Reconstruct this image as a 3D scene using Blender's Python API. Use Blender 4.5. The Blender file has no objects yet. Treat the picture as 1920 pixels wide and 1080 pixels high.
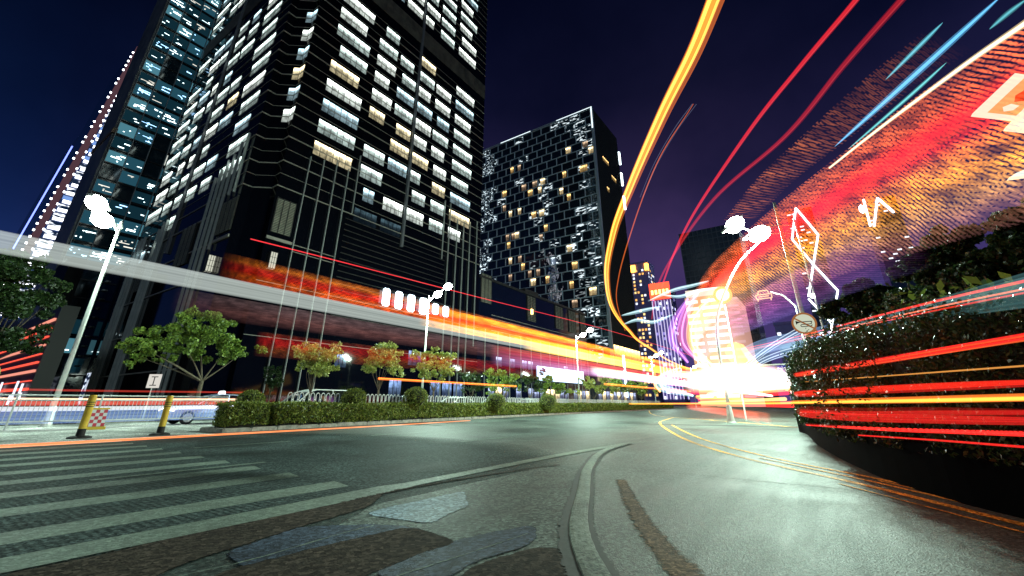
import bpy, math, random
import numpy as np
from mathutils import Vector, Matrix
random.seed(7); rng = np.random.default_rng(7)
scene = bpy.context.scene
COL = scene.collection
R = math.radians

# ------------------------------------------------------------------ camera, world, fill lamp, exposure
F_PX, PITCH, YAW, CAM_H = 795.0, math.atan(317/795), R(34.8), 1.0
cam_d = bpy.data.cameras.new("camera"); cam = bpy.data.objects.new("camera", cam_d); COL.objects.link(cam)
cam.location = (0, 0, CAM_H); cam.rotation_euler = (R(90)+PITCH, 0, YAW)
cam_d.sensor_width = 36; cam_d.lens = 36*F_PX/1920; cam_d.shift_y = -100/1920
cam_d.clip_start = 0.05; cam_d.clip_end = 6000
scene.camera = cam
scene.view_settings.view_transform = 'Standard'; scene.view_settings.look = 'None'
scene.view_settings.exposure = 0; scene.view_settings.gamma = 1
scene.cycles.use_denoising = True
scene.cycles.transparent_max_bounces = 32
scene.cycles.max_bounces = 6; scene.cycles.diffuse_bounces = 2; scene.cycles.glossy_bounces = 3
scene.cycles.sample_clamp_indirect = 4

SUN_EL, SUN_AZ = R(-5), R(250)
world = bpy.data.worlds.new("World"); scene.world = world; world.use_nodes = True
wn = world.node_tree; wn.nodes.clear()
def N(t, typ, **kw):
    n = t.nodes.new(typ)
    for k, v in kw.items():
        if k in ('operation', 'blend_type', 'noise_dimensions', 'feature', 'data_type', 'sky_type', 'wave_type', 'bands_direction', 'interpolation', 'distance'): setattr(n, k, v)
        else: n.inputs[k].default_value = v
    return n
def L(t, a, b): t.links.new(a, b)
def ramp(t, fac, stops, interp='LINEAR'):
    r = t.nodes.new('ShaderNodeValToRGB'); r.color_ramp.interpolation = interp
    e = r.color_ramp.elements
    while len(e) > 1: e.remove(e[0])
    for i, (p, c) in enumerate(stops):
        x = e[0] if i == 0 else e.new(p)
        x.position = p
        c = (c, c, c) if not isinstance(c, tuple) else c
        x.color = (*c[:3], 1)
    if fac is not None: L(t, fac, r.inputs['Fac'])
    return r
sky = N(wn, 'ShaderNodeTexSky'); sky.sky_type = 'NISHITA'; sky.sun_disc = False
sky.sun_elevation = SUN_EL; sky.sun_rotation = SUN_AZ
bg1 = N(wn, 'ShaderNodeBackground', Strength=0.06); L(wn, sky.outputs[0], bg1.inputs[0])
tc = N(wn, 'ShaderNodeTexCoord'); sep = N(wn, 'ShaderNodeSeparateXYZ'); L(wn, tc.outputs['Generated'], sep.inputs[0])
up = ramp(wn, sep.outputs['Z'], [(0.0, (.13, .10, .33)), (.16, (.088, .072, .25)), (.30, (.044, .040, .145)), (.45, (.017, .018, .066)), (.62, (.005, .007, .028)), (.85, (.0015, .003, .013))])
# city glow: the sky is warmer and paler down the street (+Y, slightly +X), navy to the left
dot = N(wn, 'ShaderNodeVectorMath', operation='DOT_PRODUCT'); L(wn, tc.outputs['Generated'], dot.inputs[0])
dot.inputs[1].default_value = (-.25, .93, .25)
side = ramp(wn, dot.outputs['Value'], [(0.0, (.05, .24, .34)), (.35, (.08, .36, .52)), (.75, (.55, .68, .85)), (1.0, (1.05, .85, .85))])
mul = N(wn, 'ShaderNodeMix', data_type='RGBA', blend_type='MULTIPLY'); mul.inputs[0].default_value = 1
L(wn, up.outputs[0], mul.inputs[6]); L(wn, side.outputs[0], mul.inputs[7])
nz = N(wn, 'ShaderNodeTexNoise', Scale=2.2, Detail=5.0, Roughness=.55); L(wn, tc.outputs['Generated'], nz.inputs['Vector'])
cl = ramp(wn, nz.outputs[0], [(.42, (.75, .75, .85)), (.66, (1.7, 1.35, 1.3))])
mul2 = N(wn, 'ShaderNodeMix', data_type='RGBA', blend_type='MULTIPLY'); mul2.inputs[0].default_value = 1
L(wn, mul.outputs[2], mul2.inputs[6]); L(wn, cl.outputs[0], mul2.inputs[7])
bg2 = N(wn, 'ShaderNodeBackground', Strength=.78); L(wn, mul2.outputs[2], bg2.inputs[0])
add = N(wn, 'ShaderNodeAddShader'); L(wn, bg1.outputs[0], add.inputs[0]); L(wn, bg2.outputs[0], add.inputs[1])
wo = N(wn, 'ShaderNodeOutputWorld'); L(wn, add.outputs[0], wo.inputs[0])
sd = bpy.data.lights.new("city_fill", 'SUN'); sd.energy = .26; sd.angle = R(10); sd.color = (.62, .85, 1)
so = bpy.data.objects.new("city_fill", sd); COL.objects.link(so); so.rotation_euler = (R(68), 0, R(52))  # added fill from behind the camera, brightens facades and hedge fronts

# ------------------------------------------------------------------ measured rays (metres; the street runs along +Y)
CP, SP, CA, SA = math.cos(PITCH), math.sin(PITCH), math.cos(YAW), math.sin(YAW)
def ray(px, py):
    x = px-960; v = 440-py; f = F_PX*CP-v*SP; u = F_PX*SP+v*CP
    return x*CA-f*SA, x*SA+f*CA, u
def G(px, py, z=0.0):
    r = ray(px, py); t = (z-CAM_H)/r[2]; return r[0]*t, r[1]*t, z
def PX(px, py, X): r = ray(px, py); t = X/r[0]; return X, r[1]*t, CAM_H+r[2]*t
def PY(px, py, Y): r = ray(px, py); t = Y/r[1]; return r[0]*t, Y, CAM_H+r[2]*t
def PD(px, py, d): r = ray(px, py); t = d/math.hypot(r[0], r[1]); return r[0]*t, r[1]*t, CAM_H+r[2]*t

# ------------------------------------------------------------------ materials
MATS = {}
def new_mat(name):
    m = bpy.data.materials.new(name); m.use_nodes = True; m.node_tree.nodes.clear(); MATS[name] = m
    return m, m.node_tree
def out(t, sh):
    o = t.nodes.new('ShaderNodeOutputMaterial'); L(t, sh, o.inputs[0])
def prin(name, col, rough=.6, metal=0.0, var=.0, scale=3.0, bump=0.0, spec=.5, col2=None):
    if name in MATS: return MATS[name]
    m, t = new_mat(name)
    b = N(t, 'ShaderNodeBsdfPrincipled', Roughness=rough, Metallic=metal)
    b.inputs['Specular IOR Level'].default_value = spec
    b.inputs['Base Color'].default_value = (*col, 1)
    if var or col2:
        c = N(t, 'ShaderNodeTexCoord'); n = N(t, 'ShaderNodeTexNoise', Scale=scale, Detail=6.0, Roughness=.65)
        L(t, c.outputs['Object'], n.inputs['Vector'])
        a = tuple(max(0, x*(1-var)) for x in col); z = col2 or tuple(x*(1+var) for x in col)
        r = ramp(t, n.outputs[0], [(.35, a), (.65, z)]); L(t, r.outputs[0], b.inputs['Base Color'])
        rr = ramp(t, n.outputs[0], [(.3, max(0, rough-.1)), (.7, min(1, rough+.1))]); L(t, rr.outputs[0], b.inputs['Roughness'])
        if bump:
            bp = N(t, 'ShaderNodeBump', Strength=bump, Distance=.02); n2 = N(t, 'ShaderNodeTexNoise', Scale=scale*8, Detail=4.0)
            L(t, c.outputs['Object'], n2.inputs['Vector']); L(t, n2.outputs[0], bp.inputs['Height']); L(t, bp.outputs[0], b.inputs['Normal'])
    out(t, b.outputs[0]); return m
def emis(name, col, s, sample=True):
    if name in MATS: return MATS[name]
    m, t = new_mat(name); e = N(t, 'ShaderNodeEmission', Strength=s); e.inputs[0].default_value = (*col, 1)
    out(t, e.outputs[0])
    if not sample: m.cycles.emission_sampling = 'NONE'
    return m
def glow(name, col, s, sample=False, streak=0.0):
    """light in the air: adds its own light to what is seen behind it"""
    if name in MATS: return MATS[name]
    m, t = new_mat(name); e = N(t, 'ShaderNodeEmission', Strength=s); e.inputs[0].default_value = (*col, 1)
    if streak:
        uv = N(t, 'ShaderNodeUVMap'); mp = N(t, 'ShaderNodeMapping'); mp.inputs['Scale'].default_value = (.15, 9, 1); L(t, uv.outputs[0], mp.inputs[0])
        n = N(t, 'ShaderNodeTexNoise', Scale=2.0, Detail=3.0); L(t, mp.outputs[0], n.inputs['Vector'])
        r = ramp(t, n.outputs[0], [(.3, s*(1-streak)), (.7, s*(1+streak))]); L(t, r.outputs[0], e.inputs['Strength'])
    tr = N(t, 'ShaderNodeBsdfTransparent'); a = N(t, 'ShaderNodeAddShader')
    L(t, e.outputs[0], a.inputs[0]); L(t, tr.outputs[0], a.inputs[1]); out(t, a.outputs[0])
    if not sample: m.cycles.emission_sampling = 'NONE'
    return m
def window_mat(name, col, s, warm=0.0):
    """a lit room seen from below: bright ceiling lights at the top, dimmer walls and clutter beneath"""
    m, t = new_mat(name)
    uv = N(t, 'ShaderNodeUVMap'); sp = N(t, 'ShaderNodeSeparateXYZ'); L(t, uv.outputs[0], sp.inputs[0])
    g = N(t, 'ShaderNodeNewGeometry'); c = N(t, 'ShaderNodeTexCoord')
    n = N(t, 'ShaderNodeTexNoise', Scale=1.3, Detail=3.0); L(t, c.outputs['Object'], n.inputs['Vector'])
    isl = ramp(t, g.outputs['Random Per Island'], [(0, .55), (.5, .95), (1, 1.35)])
    lo = ramp(t, sp.outputs['Y'], [(0, .42), (.35, .55), (.58, .95), (.70, 1.9), (.78, 4.5), (1, 5.5)])
    a = N(t, 'ShaderNodeMath', operation='MULTIPLY'); L(t, lo.outputs[0], a.inputs[0]); L(t, isl.outputs[0], a.inputs[1])
    nn = ramp(t, n.outputs[0], [(.38, .45), (.6, 1.1)])
    b = N(t, 'ShaderNodeMath', operation='MULTIPLY'); L(t, a.outputs[0], b.inputs[0]); L(t, nn.outputs[0], b.inputs[1])
    d = N(t, 'ShaderNodeMath', operation='MULTIPLY'); L(t, b.outputs[0], d.inputs[0]); d.inputs[1].default_value = s
    e = N(t, 'ShaderNodeEmission'); e.inputs[0].default_value = (*col, 1); L(t, d.outputs[0], e.inputs[1])
    gl = N(t, 'ShaderNodeBsdfGlossy', Roughness=.05); gl.inputs[0].default_value = (.06, .07, .08, 1)
    ad = N(t, 'ShaderNodeAddShader'); L(t, e.outputs[0], ad.inputs[0]); L(t, gl.outputs[0], ad.inputs[1])
    out(t, ad.outputs[0]); m.cycles.emission_sampling = 'NONE'
    return m
def speckle_mat(name, base, lit, s, scale=(1, 1, 1), lo=.55, hi=.62, bs=.12):
    """far glazing: glowing speckle for ceiling lights and for painted-in reflections"""
    m, t = new_mat(name); c = N(t, 'ShaderNodeTexCoord'); mp = N(t, 'ShaderNodeMapping'); mp.inputs['Scale'].default_value = scale
    L(t, c.outputs['Object'], mp.inputs[0])
    n = N(t, 'ShaderNodeTexNoise', Scale=1.0, Detail=1.2, Roughness=.5); L(t, mp.outputs[0], n.inputs['Vector'])
    g = N(t, 'ShaderNodeNewGeometry'); isl = ramp(t, g.outputs['Random Per Island'], [(0, .15), (.5, .6), (1, 1.3)])
    r = ramp(t, n.outputs[0], [(lo, bs), (hi, s)])
    mu = N(t, 'ShaderNodeMath', operation='MULTIPLY'); L(t, r.outputs[0], mu.inputs[0]); L(t, isl.outputs[0], mu.inputs[1])
    cr = ramp(t, n.outputs[0], [(lo, base), (hi, lit)])
    e = N(t, 'ShaderNodeEmission'); L(t, cr.outputs[0], e.inputs[0]); L(t, mu.outputs[0], e.inputs[1])
    gl = N(t, 'ShaderNodeBsdfGlossy', Roughness=.06); gl.inputs[0].default_value = (.08, .1, .12, 1)
    ad = N(t, 'ShaderNodeAddShader'); L(t, e.outputs[0], ad.inputs[0]); L(t, gl.outputs[0], ad.inputs[1])
    out(t, ad.outputs[0]); m.cycles.emission_sampling = 'NONE'
    return m
def leaf_mat(name, c1, c2, rough=.45):
    m, t = new_mat(name); g = N(t, 'ShaderNodeNewGeometry')
    r = ramp(t, g.outputs['Random Per Island'], [(0, c1), (.55, tuple((a+b)/2 for a, b in zip(c1, c2))), (1, c2)])
    b = N(t, 'ShaderNodeBsdfPrincipled', Roughness=rough); L(t, r.outputs[0], b.inputs['Base Color'])
    b.inputs['Specular IOR Level'].default_value = .45
    tl = N(t, 'ShaderNodeBsdfTranslucent'); L(t, r.outputs[0], tl.inputs[0])
    mx = N(t, 'ShaderNodeMixShader', Fac=.2); L(t, b.outputs[0], mx.inputs[1]); L(t, tl.outputs[0], mx.inputs[2])
    out(t, mx.outputs[0]); return m
def hatch_mat(name, stops, s, su, sv, end=(.05, .9), duty=.5, fade0=.0, noise=.6, slant=0.0):
    """the scanned rows of a vehicle's lamp matrix: broken dashes, coloured by row (v), fading at its ends (u)"""
    m, t = new_mat(name); uv = N(t, 'ShaderNodeUVMap'); sp = N(t, 'ShaderNodeSeparateXYZ'); L(t, uv.outputs[0], sp.inputs[0])
    mp = N(t, 'ShaderNodeMapping'); mp.inputs['Scale'].default_value = (su, sv, 1); mp.inputs['Rotation'].default_value = (0, 0, R(slant)); L(t, uv.outputs[0], mp.inputs[0])
    n0 = N(t, 'ShaderNodeTexNoise', Scale=1.1, Detail=2.0); L(t, mp.outputs[0], n0.inputs['Vector'])
    wv = N(t, 'ShaderNodeVectorMath', operation='MULTIPLY_ADD'); L(t, n0.outputs['Color'], wv.inputs[0]); wv.inputs[1].default_value = (1.1, .45, 0); L(t, mp.outputs[0], wv.inputs[2])
    br = N(t, 'ShaderNodeTexBrick'); L(t, wv.outputs[0], br.inputs['Vector'])
    br.inputs['Color1'].default_value = (1, 1, 1, 1); br.inputs['Color2'].default_value = (.45, .45, .45, 1); br.inputs['Mortar'].default_value = (0, 0, 0, 1)
    br.inputs['Scale'].default_value = 1; br.inputs['Mortar Size'].default_value = .5*(1-duty)*.5; br.inputs['Mortar Smooth'].default_value = .6
    br.inputs['Brick Width'].default_value = 1.7; br.inputs['Row Height'].default_value = .42
    cr = ramp(t, sp.outputs['Y'], stops)
    al = ramp(t, sp.outputs['X'], [(0, fade0), (end[0], 1), (end[1], 1), (1, 0)])
    n = N(t, 'ShaderNodeTexNoise', Scale=.35, Detail=4.0); L(t, mp.outputs[0], n.inputs['Vector'])
    nr = ramp(t, n.outputs[0], [(.3, 1-noise), (.7, 1+noise)])
    k = N(t, 'ShaderNodeMath', operation='MULTIPLY'); L(t, br.outputs[0], k.inputs[0]); L(t, al.outputs[0], k.inputs[1])
    k1 = N(t, 'ShaderNodeMath', operation='MULTIPLY'); L(t, k.outputs[0], k1.inputs[0]); L(t, nr.outputs[0], k1.inputs[1])
    k2 = N(t, 'ShaderNodeMath', operation='MULTIPLY'); L(t, k1.outputs[0], k2.inputs[0]); k2.inputs[1].default_value = s
    e = N(t, 'ShaderNodeEmission'); L(t, cr.outputs[0], e.inputs[0]); L(t, k2.outputs[0], e.inputs[1])
    tr = N(t, 'ShaderNodeBsdfTransparent'); a = N(t, 'ShaderNodeAddShader')
    L(t, e.outputs[0], a.inputs[0]); L(t, tr.outputs[0], a.inputs[1]); out(t, a.outputs[0]); m.cycles.emission_sampling = 'NONE'
    return m
def sheet_mat(name, stops, s, end=(.05, .9), sv=8.0, fine=.5):
    """a soft band of light: rows fade into each other along v, and away at both ends (u)"""
    m, t = new_mat(name); uv = N(t, 'ShaderNodeUVMap'); sp = N(t, 'ShaderNodeSeparateXYZ'); L(t, uv.outputs[0], sp.inputs[0])
    mp = N(t, 'ShaderNodeMapping'); mp.inputs['Scale'].default_value = (.4, sv, 1); L(t, uv.outputs[0], mp.inputs[0])
    n = N(t, 'ShaderNodeTexNoise', Scale=1.0, Detail=4.0); L(t, mp.outputs[0], n.inputs['Vector'])
    nr = ramp(t, n.outputs[0], [(.3, 1-fine), (.7, 1+fine)])
    cr = ramp(t, sp.outputs['Y'], stops); al = ramp(t, sp.outputs['X'], [(0, 0), (end[0], 1), (end[1], 1), (1, 0)])
    k = N(t, 'ShaderNodeMath', operation='MULTIPLY'); L(t, nr.outputs[0], k.inputs[0]); L(t, al.outputs[0], k.inputs[1])
    k2 = N(t, 'ShaderNodeMath', operation='MULTIPLY'); L(t, k.outputs[0], k2.inputs[0]); k2.inputs[1].default_value = s
    e = N(t, 'ShaderNodeEmission'); L(t, cr.outputs[0], e.inputs[0]); L(t, k2.outputs[0], e.inputs[1])
    tr = N(t, 'ShaderNodeBsdfTransparent'); a = N(t, 'ShaderNodeAddShader')
    L(t, e.outputs[0], a.inputs[0]); L(t, tr.outputs[0], a.inputs[1]); out(t, a.outputs[0]); m.cycles.emission_sampling = 'NONE'
    return m
def asphalt_mat(name, dark, light, rough=.55, speck=90.0, streak=True, feather=False, groove=False, spec=.05, grain=1.0):
    m, t = new_mat(name); c = N(t, 'ShaderNodeTexCoord')
    n1 = N(t, 'ShaderNodeTexNoise', Scale=.35, Detail=8.0, Roughness=.6, Distortion=.6); L(t, c.outputs['Object'], n1.inputs['Vector'])
    mp = N(t, 'ShaderNodeMapping'); mp.inputs['Scale'].default_value = (2.2, .18, 1); mp.inputs['Rotation'].default_value = (0, 0, R(-12)); L(t, c.outputs['Object'], mp.inputs[0])
    n2 = N(t, 'ShaderNodeTexNoise', Scale=2.0, Detail=6.0, Roughness=.7); L(t, mp.outputs[0], n2.inputs['Vector'])
    n3 = N(t, 'ShaderNodeTexNoise', Scale=speck*.5, Detail=2.5, Roughness=.75); L(t, c.outputs['Object'], n3.inputs['Vector'])
    v = N(t, 'ShaderNodeTexVoronoi', Scale=speck*1.1); L(t, c.outputs['Object'], v.inputs['Vector'])
    m1 = N(t, 'ShaderNodeMath', operation='MULTIPLY_ADD'); L(t, n2.outputs[0], m1.inputs[0]); m1.inputs[1].default_value = .55 if streak else .1; L(t, n1.outputs[0], m1.inputs[2])
    m2 = N(t, 'ShaderNodeMath', operation='MULTIPLY_ADD'); L(t, n3.outputs[0], m2.inputs[0]); m2.inputs[1].default_value = 1.1; L(t, m1.outputs[0], m2.inputs[2])
    r = ramp(t, m2.outputs[0], [(.98, dark), (1.22, tuple((a*2+b)/3 for a, b in zip(dark, light))), (1.55, light)])
    b = N(t, 'ShaderNodeBsdfPrincipled'); b.inputs['Specular IOR Level'].default_value = spec
    v2 = N(t, 'ShaderNodeTexVoronoi', Scale=speck*.62); L(t, c.outputs['Object'], v2.inputs['Vector'])
    gr = ramp(t, v2.outputs['Color'], [(0, 1-.78*grain), (.55, 1-.1*grain), (1, 1+1.3*grain)])
    bl = ramp(t, n1.outputs[0], [(.34, .38), (.52, 1.0), (.68, 1.6)])
    mm = N(t, 'ShaderNodeMix', data_type='RGBA', blend_type='MULTIPLY'); mm.inputs[0].default_value = 1; L(t, r.outputs[0], mm.inputs[6]); L(t, gr.outputs[0], mm.inputs[7])
    mm2 = N(t, 'ShaderNodeMix', data_type='RGBA', blend_type='MULTIPLY'); mm2.inputs[0].default_value = 1; L(t, mm.outputs[2], mm2.inputs[6]); L(t, bl.outputs[0], mm2.inputs[7])
    L(t, mm2.outputs[2], b.inputs['Base Color'])
    rr = ramp(t, m1.outputs[0], [(.5, rough-.08), (1.1, rough+.15)]); L(t, rr.outputs[0], b.inputs['Roughness'])
    h = N(t, 'ShaderNodeMath', operation='ADD'); L(t, n3.outputs[0], h.inputs[0]); L(t, v.outputs[0], h.inputs[1])
    if groove:
        wv = N(t, 'ShaderNodeTexWave', Scale=4.5, Distortion=1.2, Detail=2.0); wv.bands_direction = 'Y'; L(t, c.outputs['Object'], wv.inputs['Vector'])
        h2 = N(t, 'ShaderNodeMath', operation='MULTIPLY_ADD'); L(t, wv.outputs[0], h2.inputs[0]); h2.inputs[1].default_value = 1.5; L(t, h.outputs[0], h2.inputs[2]); h = h2
    bp = N(t, 'ShaderNodeBump', Strength=.45, Distance=.006); L(t, h.outputs[0], bp.inputs['Height'])
    L(t, bp.outputs[0], b.inputs['Normal'])
    if feather:
        uv = N(t, 'ShaderNodeUVMap'); su = N(t, 'ShaderNodeSeparateXYZ'); L(t, uv.outputs[0], su.inputs[0])
        fn = N(t, 'ShaderNodeTexNoise', Scale=14.0, Detail=6.0, Roughness=.75); L(t, c.outputs['Object'], fn.inputs['Vector'])
        fa = N(t, 'ShaderNodeMath', operation='ADD'); L(t, su.outputs['X'], fa.inputs[0]); L(t, fn.outputs[0], fa.inputs[1])
        fr = ramp(t, fa.outputs[0], [(.80, 0.0), (1.0, 1.0)] if not groove else [(.45, 0.0), (1.4, 1.0)]); tr = N(t, 'ShaderNodeBsdfTransparent'); mx = N(t, 'ShaderNodeMixShader')
        L(t, fr.outputs[0], mx.inputs[0]); L(t, tr.outputs[0], mx.inputs[1]); L(t, b.outputs[0], mx.inputs[2]); out(t, mx.outputs[0]); return m
    out(t, b.outputs[0]); return m
def glass_mat(name, col=(.01, .012, .016), rough=.04, wob=.0, ws=.25, metal=0.0, spec=.8, ior=1.7):
    m, t = new_mat(name); b = N(t, 'ShaderNodeBsdfPrincipled', Roughness=rough, Metallic=metal); b.inputs['Base Color'].default_value = (*col, 1)
    b.inputs['Specular IOR Level'].default_value = spec; b.inputs['IOR'].default_value = ior
    if wob:
        c = N(t, 'ShaderNodeTexCoord'); n = N(t, 'ShaderNodeTexNoise', Scale=ws, Detail=2.0); L(t, c.outputs['Object'], n.inputs['Vector'])
        bp = N(t, 'ShaderNodeBump', Strength=wob, Distance=1.0); L(t, n.outputs[0], bp.inputs['Height']); L(t, bp.outputs[0], b.inputs['Normal'])
    out(t, b.outputs[0]); return m

# ------------------------------------------------------------------ mesh builder and tagging
class MB:
    def __init__(s): s.v = []; s.f = []; s.m = []; s.uv = []
    def quad(s, a, b, c, d, m=0, uv=None):
        i = len(s.v); s.v += [tuple(a), tuple(b), tuple(c), tuple(d)]; s.f.append((i, i+1, i+2, i+3)); s.m.append(m)
        s.uv += uv or [(0, 0), (1, 0), (1, 1), (0, 1)]
    def poly(s, pts, m=0):
        i = len(s.v); s.v += [tuple(p) for p in pts]; s.f.append(tuple(range(i, i+len(pts)))); s.m.append(m); s.uv += [(p[0], p[1]) for p in pts]
    def box(s, x0, x1, y0, y1, z0, z1, m=0, rot=None):
        P = [(x0, y0, z0), (x1, y0, z0), (x1, y1, z0), (x0, y1, z0), (x0, y0, z1), (x1, y0, z1), (x1, y1, z1), (x0, y1, z1)]
        if rot: P = [tuple(rot @ Vector(p)) for p in P]
        for a, b, c, d in ((0, 3, 2, 1), (4, 5, 6, 7), (0, 1, 5, 4), (1, 2, 6, 5), (2, 3, 7, 6), (3, 0, 4, 7)): s.quad(P[a], P[b], P[c], P[d], m)
    def prism(s, plan, z0, z1, m=0, mtop=None):
        n = len(plan)
        for i in range(n):
            a, b = plan[i], plan[(i+1) % n]; s.quad((*a, z0), (*b, z0), (*b, z1), (*a, z1), m)
        s.poly([(*p, z1) for p in plan], m if mtop is None else mtop); s.poly([(*p, z0) for p in reversed(plan)], m)
    def tube(s, pts, r, n=8, m=0, cap=True, sx=1.0, sz=1.0, uvlen=True):
        P = [Vector(p) for p in pts]; rs = r if isinstance(r, (list, tuple)) else [r]*len(P)
        i0 = len(s.v); T = []
        for i in range(len(P)):
            t = (P[min(i+1, len(P)-1)]-P[max(i-1, 0)]); T.append(t.normalized() if t.length > 1e-9 else Vector((0, 0, 1)))
        ref = Vector((0, 0, 1)) if abs(T[0].z) < .9 else Vector((1, 0, 0))
        A = T[0].cross(ref).normalized(); acc = 0; us = []; tot = sum((P[i+1]-P[i]).length for i in range(len(P)-1)) or 1
        for i in range(len(P)):
            A = (A-T[i]*A.dot(T[i])).normalized(); B = A.cross(T[i])
            if i: acc += (P[i]-P[i-1]).length
            us.append(acc/tot)
            for k in range(n):
                a = 2*math.pi*k/n; s.v.append(tuple(P[i]+A*(rs[i]*math.cos(a)*sx)+B*(rs[i]*math.sin(a)*sz)))
        for i in range(len(P)-1):
            for k in range(n):
                k2 = (k+1) % n; s.f.append((i0+i*n+k, i0+i*n+k2, i0+(i+1)*n+k2, i0+(i+1)*n+k)); s.m.append(m)
                s.uv += [(us[i], k/n), (us[i], (k+1)/n), (us[i+1], (k+1)/n), (us[i+1], k/n)]
        if cap:
            s.f.append(tuple(i0+k for k in reversed(range(n)))); s.m.append(m); s.uv += [(0, 0)]*n
            s.f.append(tuple(i0+(len(P)-1)*n+k for k in range(n))); s.m.append(m); s.uv += [(1, 0)]*n
    def lathe(s, prof, n=16, m=0, at=(0, 0, 0), axis='Z', cap=True):
        i0 = len(s.v)
        for r, z in prof:
            for k in range(n):
                a = 2*math.pi*k/n; p = (r*math.cos(a), r*math.sin(a), z)
                if axis == 'X': p = (z, r*math.cos(a), r*math.sin(a))
                if axis == 'Y': p = (r*math.cos(a), z, r*math.sin(a))
                s.v.append((p[0]+at[0], p[1]+at[1], p[2]+at[2]))
        for i in range(len(prof)-1):
            for k in range(n):
                k2 = (k+1) % n; s.f.append((i0+i*n+k, i0+i*n+k2, i0+(i+1)*n+k2, i0+(i+1)*n+k)); s.m.append(m); s.uv += [(k/n, i), ((k+1)/n, i), ((k+1)/n, i+1), (k/n, i+1)]
        for j, rev in ((0, True), (len(prof)-1, False)) if cap else ():
            idx = [i0+j*n+k for k in range(n)]; s.f.append(tuple(reversed(idx)) if rev else tuple(idx)); s.m.append(m); s.uv += [(0, 0)]*n
    def build(s, name, mats, parent=None, smooth=False, loc=None):
        me = bpy.data.meshes.new(name); me.from_pydata(s.v, [], s.f)
        for x in (mats if isinstance(mats, (list, tuple)) else [mats]): me.materials.append(x)
        me.polygons.foreach_set('material_index', s.m)
        if smooth: me.polygons.foreach_set('use_smooth', [True]*len(s.f))
        u = me.uv_layers.new(name='UVMap'); u.data.foreach_set('uv', np.array(s.uv, dtype=np.float32).ravel())
        me.update(); o = bpy.data.objects.new(name, me); COL.objects.link(o)
        if parent is not None:
            o.parent = parent; o.matrix_parent_inverse = parent.matrix_basis.inverted() if not loc else Matrix()
        return o
def fast_quads(name, V, mats, parent=None):
    """V: (n,4,3) array of quads, each its own island"""
    n = len(V); me = bpy.data.meshes.new(name); me.vertices.add(4*n); me.vertices.foreach_set('co', V.astype(np.float32).ravel())
    me.loops.add(4*n); me.loops.foreach_set('vertex_index', np.arange(4*n, dtype=np.int32))
    me.polygons.add(n); me.polygons.foreach_set('loop_start', np.arange(0, 4*n, 4, dtype=np.int32)); me.polygons.foreach_set('loop_total', np.full(n, 4, dtype=np.int32))
    me.materials.append(mats); me.update(calc_edges=True); me.validate()
    o = bpy.data.objects.new(name, me); COL.objects.link(o)
    if parent is not None: o.parent = parent; o.matrix_parent_inverse = parent.matrix_basis.inverted()
    return o
def leaves(C, size, jit=.35):
    """bent diamond leaves at points C (n,3)"""
    n = len(C); d = rng.normal(size=(n, 3)); d /= np.linalg.norm(d, axis=1)[:, None]
    e = rng.normal(size=(n, 3)); e -= d*(d*e).sum(1)[:, None]; e /= np.linalg.norm(e, axis=1)[:, None]
    s = (size*(1+jit*rng.uniform(-1, 1, n)))[:, None]
    nn = np.cross(d, e)
    return np.stack([C-d*s, C+e*s*.5+nn*s*.12, C+d*s, C-e*s*.5+nn*s*.12], axis=1)
def tag(o, label=None, cat=None, group=None, kind=None):
    if label: o['label'] = label
    if cat: o['category'] = cat
    if group: o['group'] = group
    if kind: o['kind'] = kind
    return o
def thing(name, label, cat, loc=(0, 0, 0), group=None):
    o = bpy.data.objects.new(name, None); COL.objects.link(o); o.location = loc; o.empty_display_size = .3
    o.matrix_basis = Matrix.Translation(loc)
    return tag(o, label, cat, group)
def struct(name, mb, mats, smooth=False): return tag(mb.build(name, mats, None, smooth), kind='structure')
def spline(pts, n=10):
    P = [Vector(p) for p in pts]; P = [P[0]*2-P[1]]+P+[P[-1]*2-P[-2]]; o = []
    for i in range(1, len(P)-2):
        for k in range(n):
            t = k/n; a, b, c, d = P[i-1], P[i], P[i+1], P[i+2]
            o.append(.5*((2*b)+(c-a)*t+(2*a-5*b+4*c-d)*t*t+(3*b-a-3*c+d)*t**3))
    o.append(P[-2]); return o
def light(name, typ, loc, power, col, parent, size=.3, rot=None, spread=None):
    d = bpy.data.lights.new(name, typ); d.energy = power; d.color = col
    if typ == 'AREA': d.shape = 'DISK'; d.size = size
    else: d.shadow_soft_size = size
    if spread: d.spread = spread
    o = bpy.data.objects.new(name, d); COL.objects.link(o); o.parent = parent; o.matrix_parent_inverse = parent.matrix_basis.inverted()
    o.location = loc
    if rot: o.rotation_euler = rot
    return o
# ------------------------------------------------------------------ ground, roads, markings
M_ASPH = asphalt_mat('asphalt', (.008, .012, .012), (.085, .108, .095), .52, 75, spec=.12)
M_CONC = asphalt_mat('worn_concrete', (.35, .37, .34), (.62, .64, .60), .7, 60, False)
M_PAVE = asphalt_mat('pavement_stone', (.10, .10, .10), (.22, .22, .21), .6, 40, False)
M_LINE = asphalt_mat('road_paint', (.075, .11, .09), (.19, .24, .20), .6, 50, False, grain=.4)
M_YEL = asphalt_mat('yellow_paint', (.45, .20, .03), (.85, .45, .08), .6, 70, False)
M_PALE = asphalt_mat('pale_patch', (.025, .034, .030), (.12, .15, .135), .55, 60, feather=True)
M_BLUE = asphalt_mat('bluish_patch', (.08, .12, .17), (.22, .31, .38), .5, 60, feather=True)
M_BRWN = asphalt_mat('brown_patch', (.010, .0085, .007), (.055, .043, .034), .8, 50, feather=True)
M_NAVY = asphalt_mat('dark_blue_patch', (.009, .014, .026), (.045, .065, .10), .55, 60, feather=True)
M_RUST = asphalt_mat('rust_stain', (.028, .023, .018), (.165, .11, .068), .7, 70, feather=True)
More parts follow.
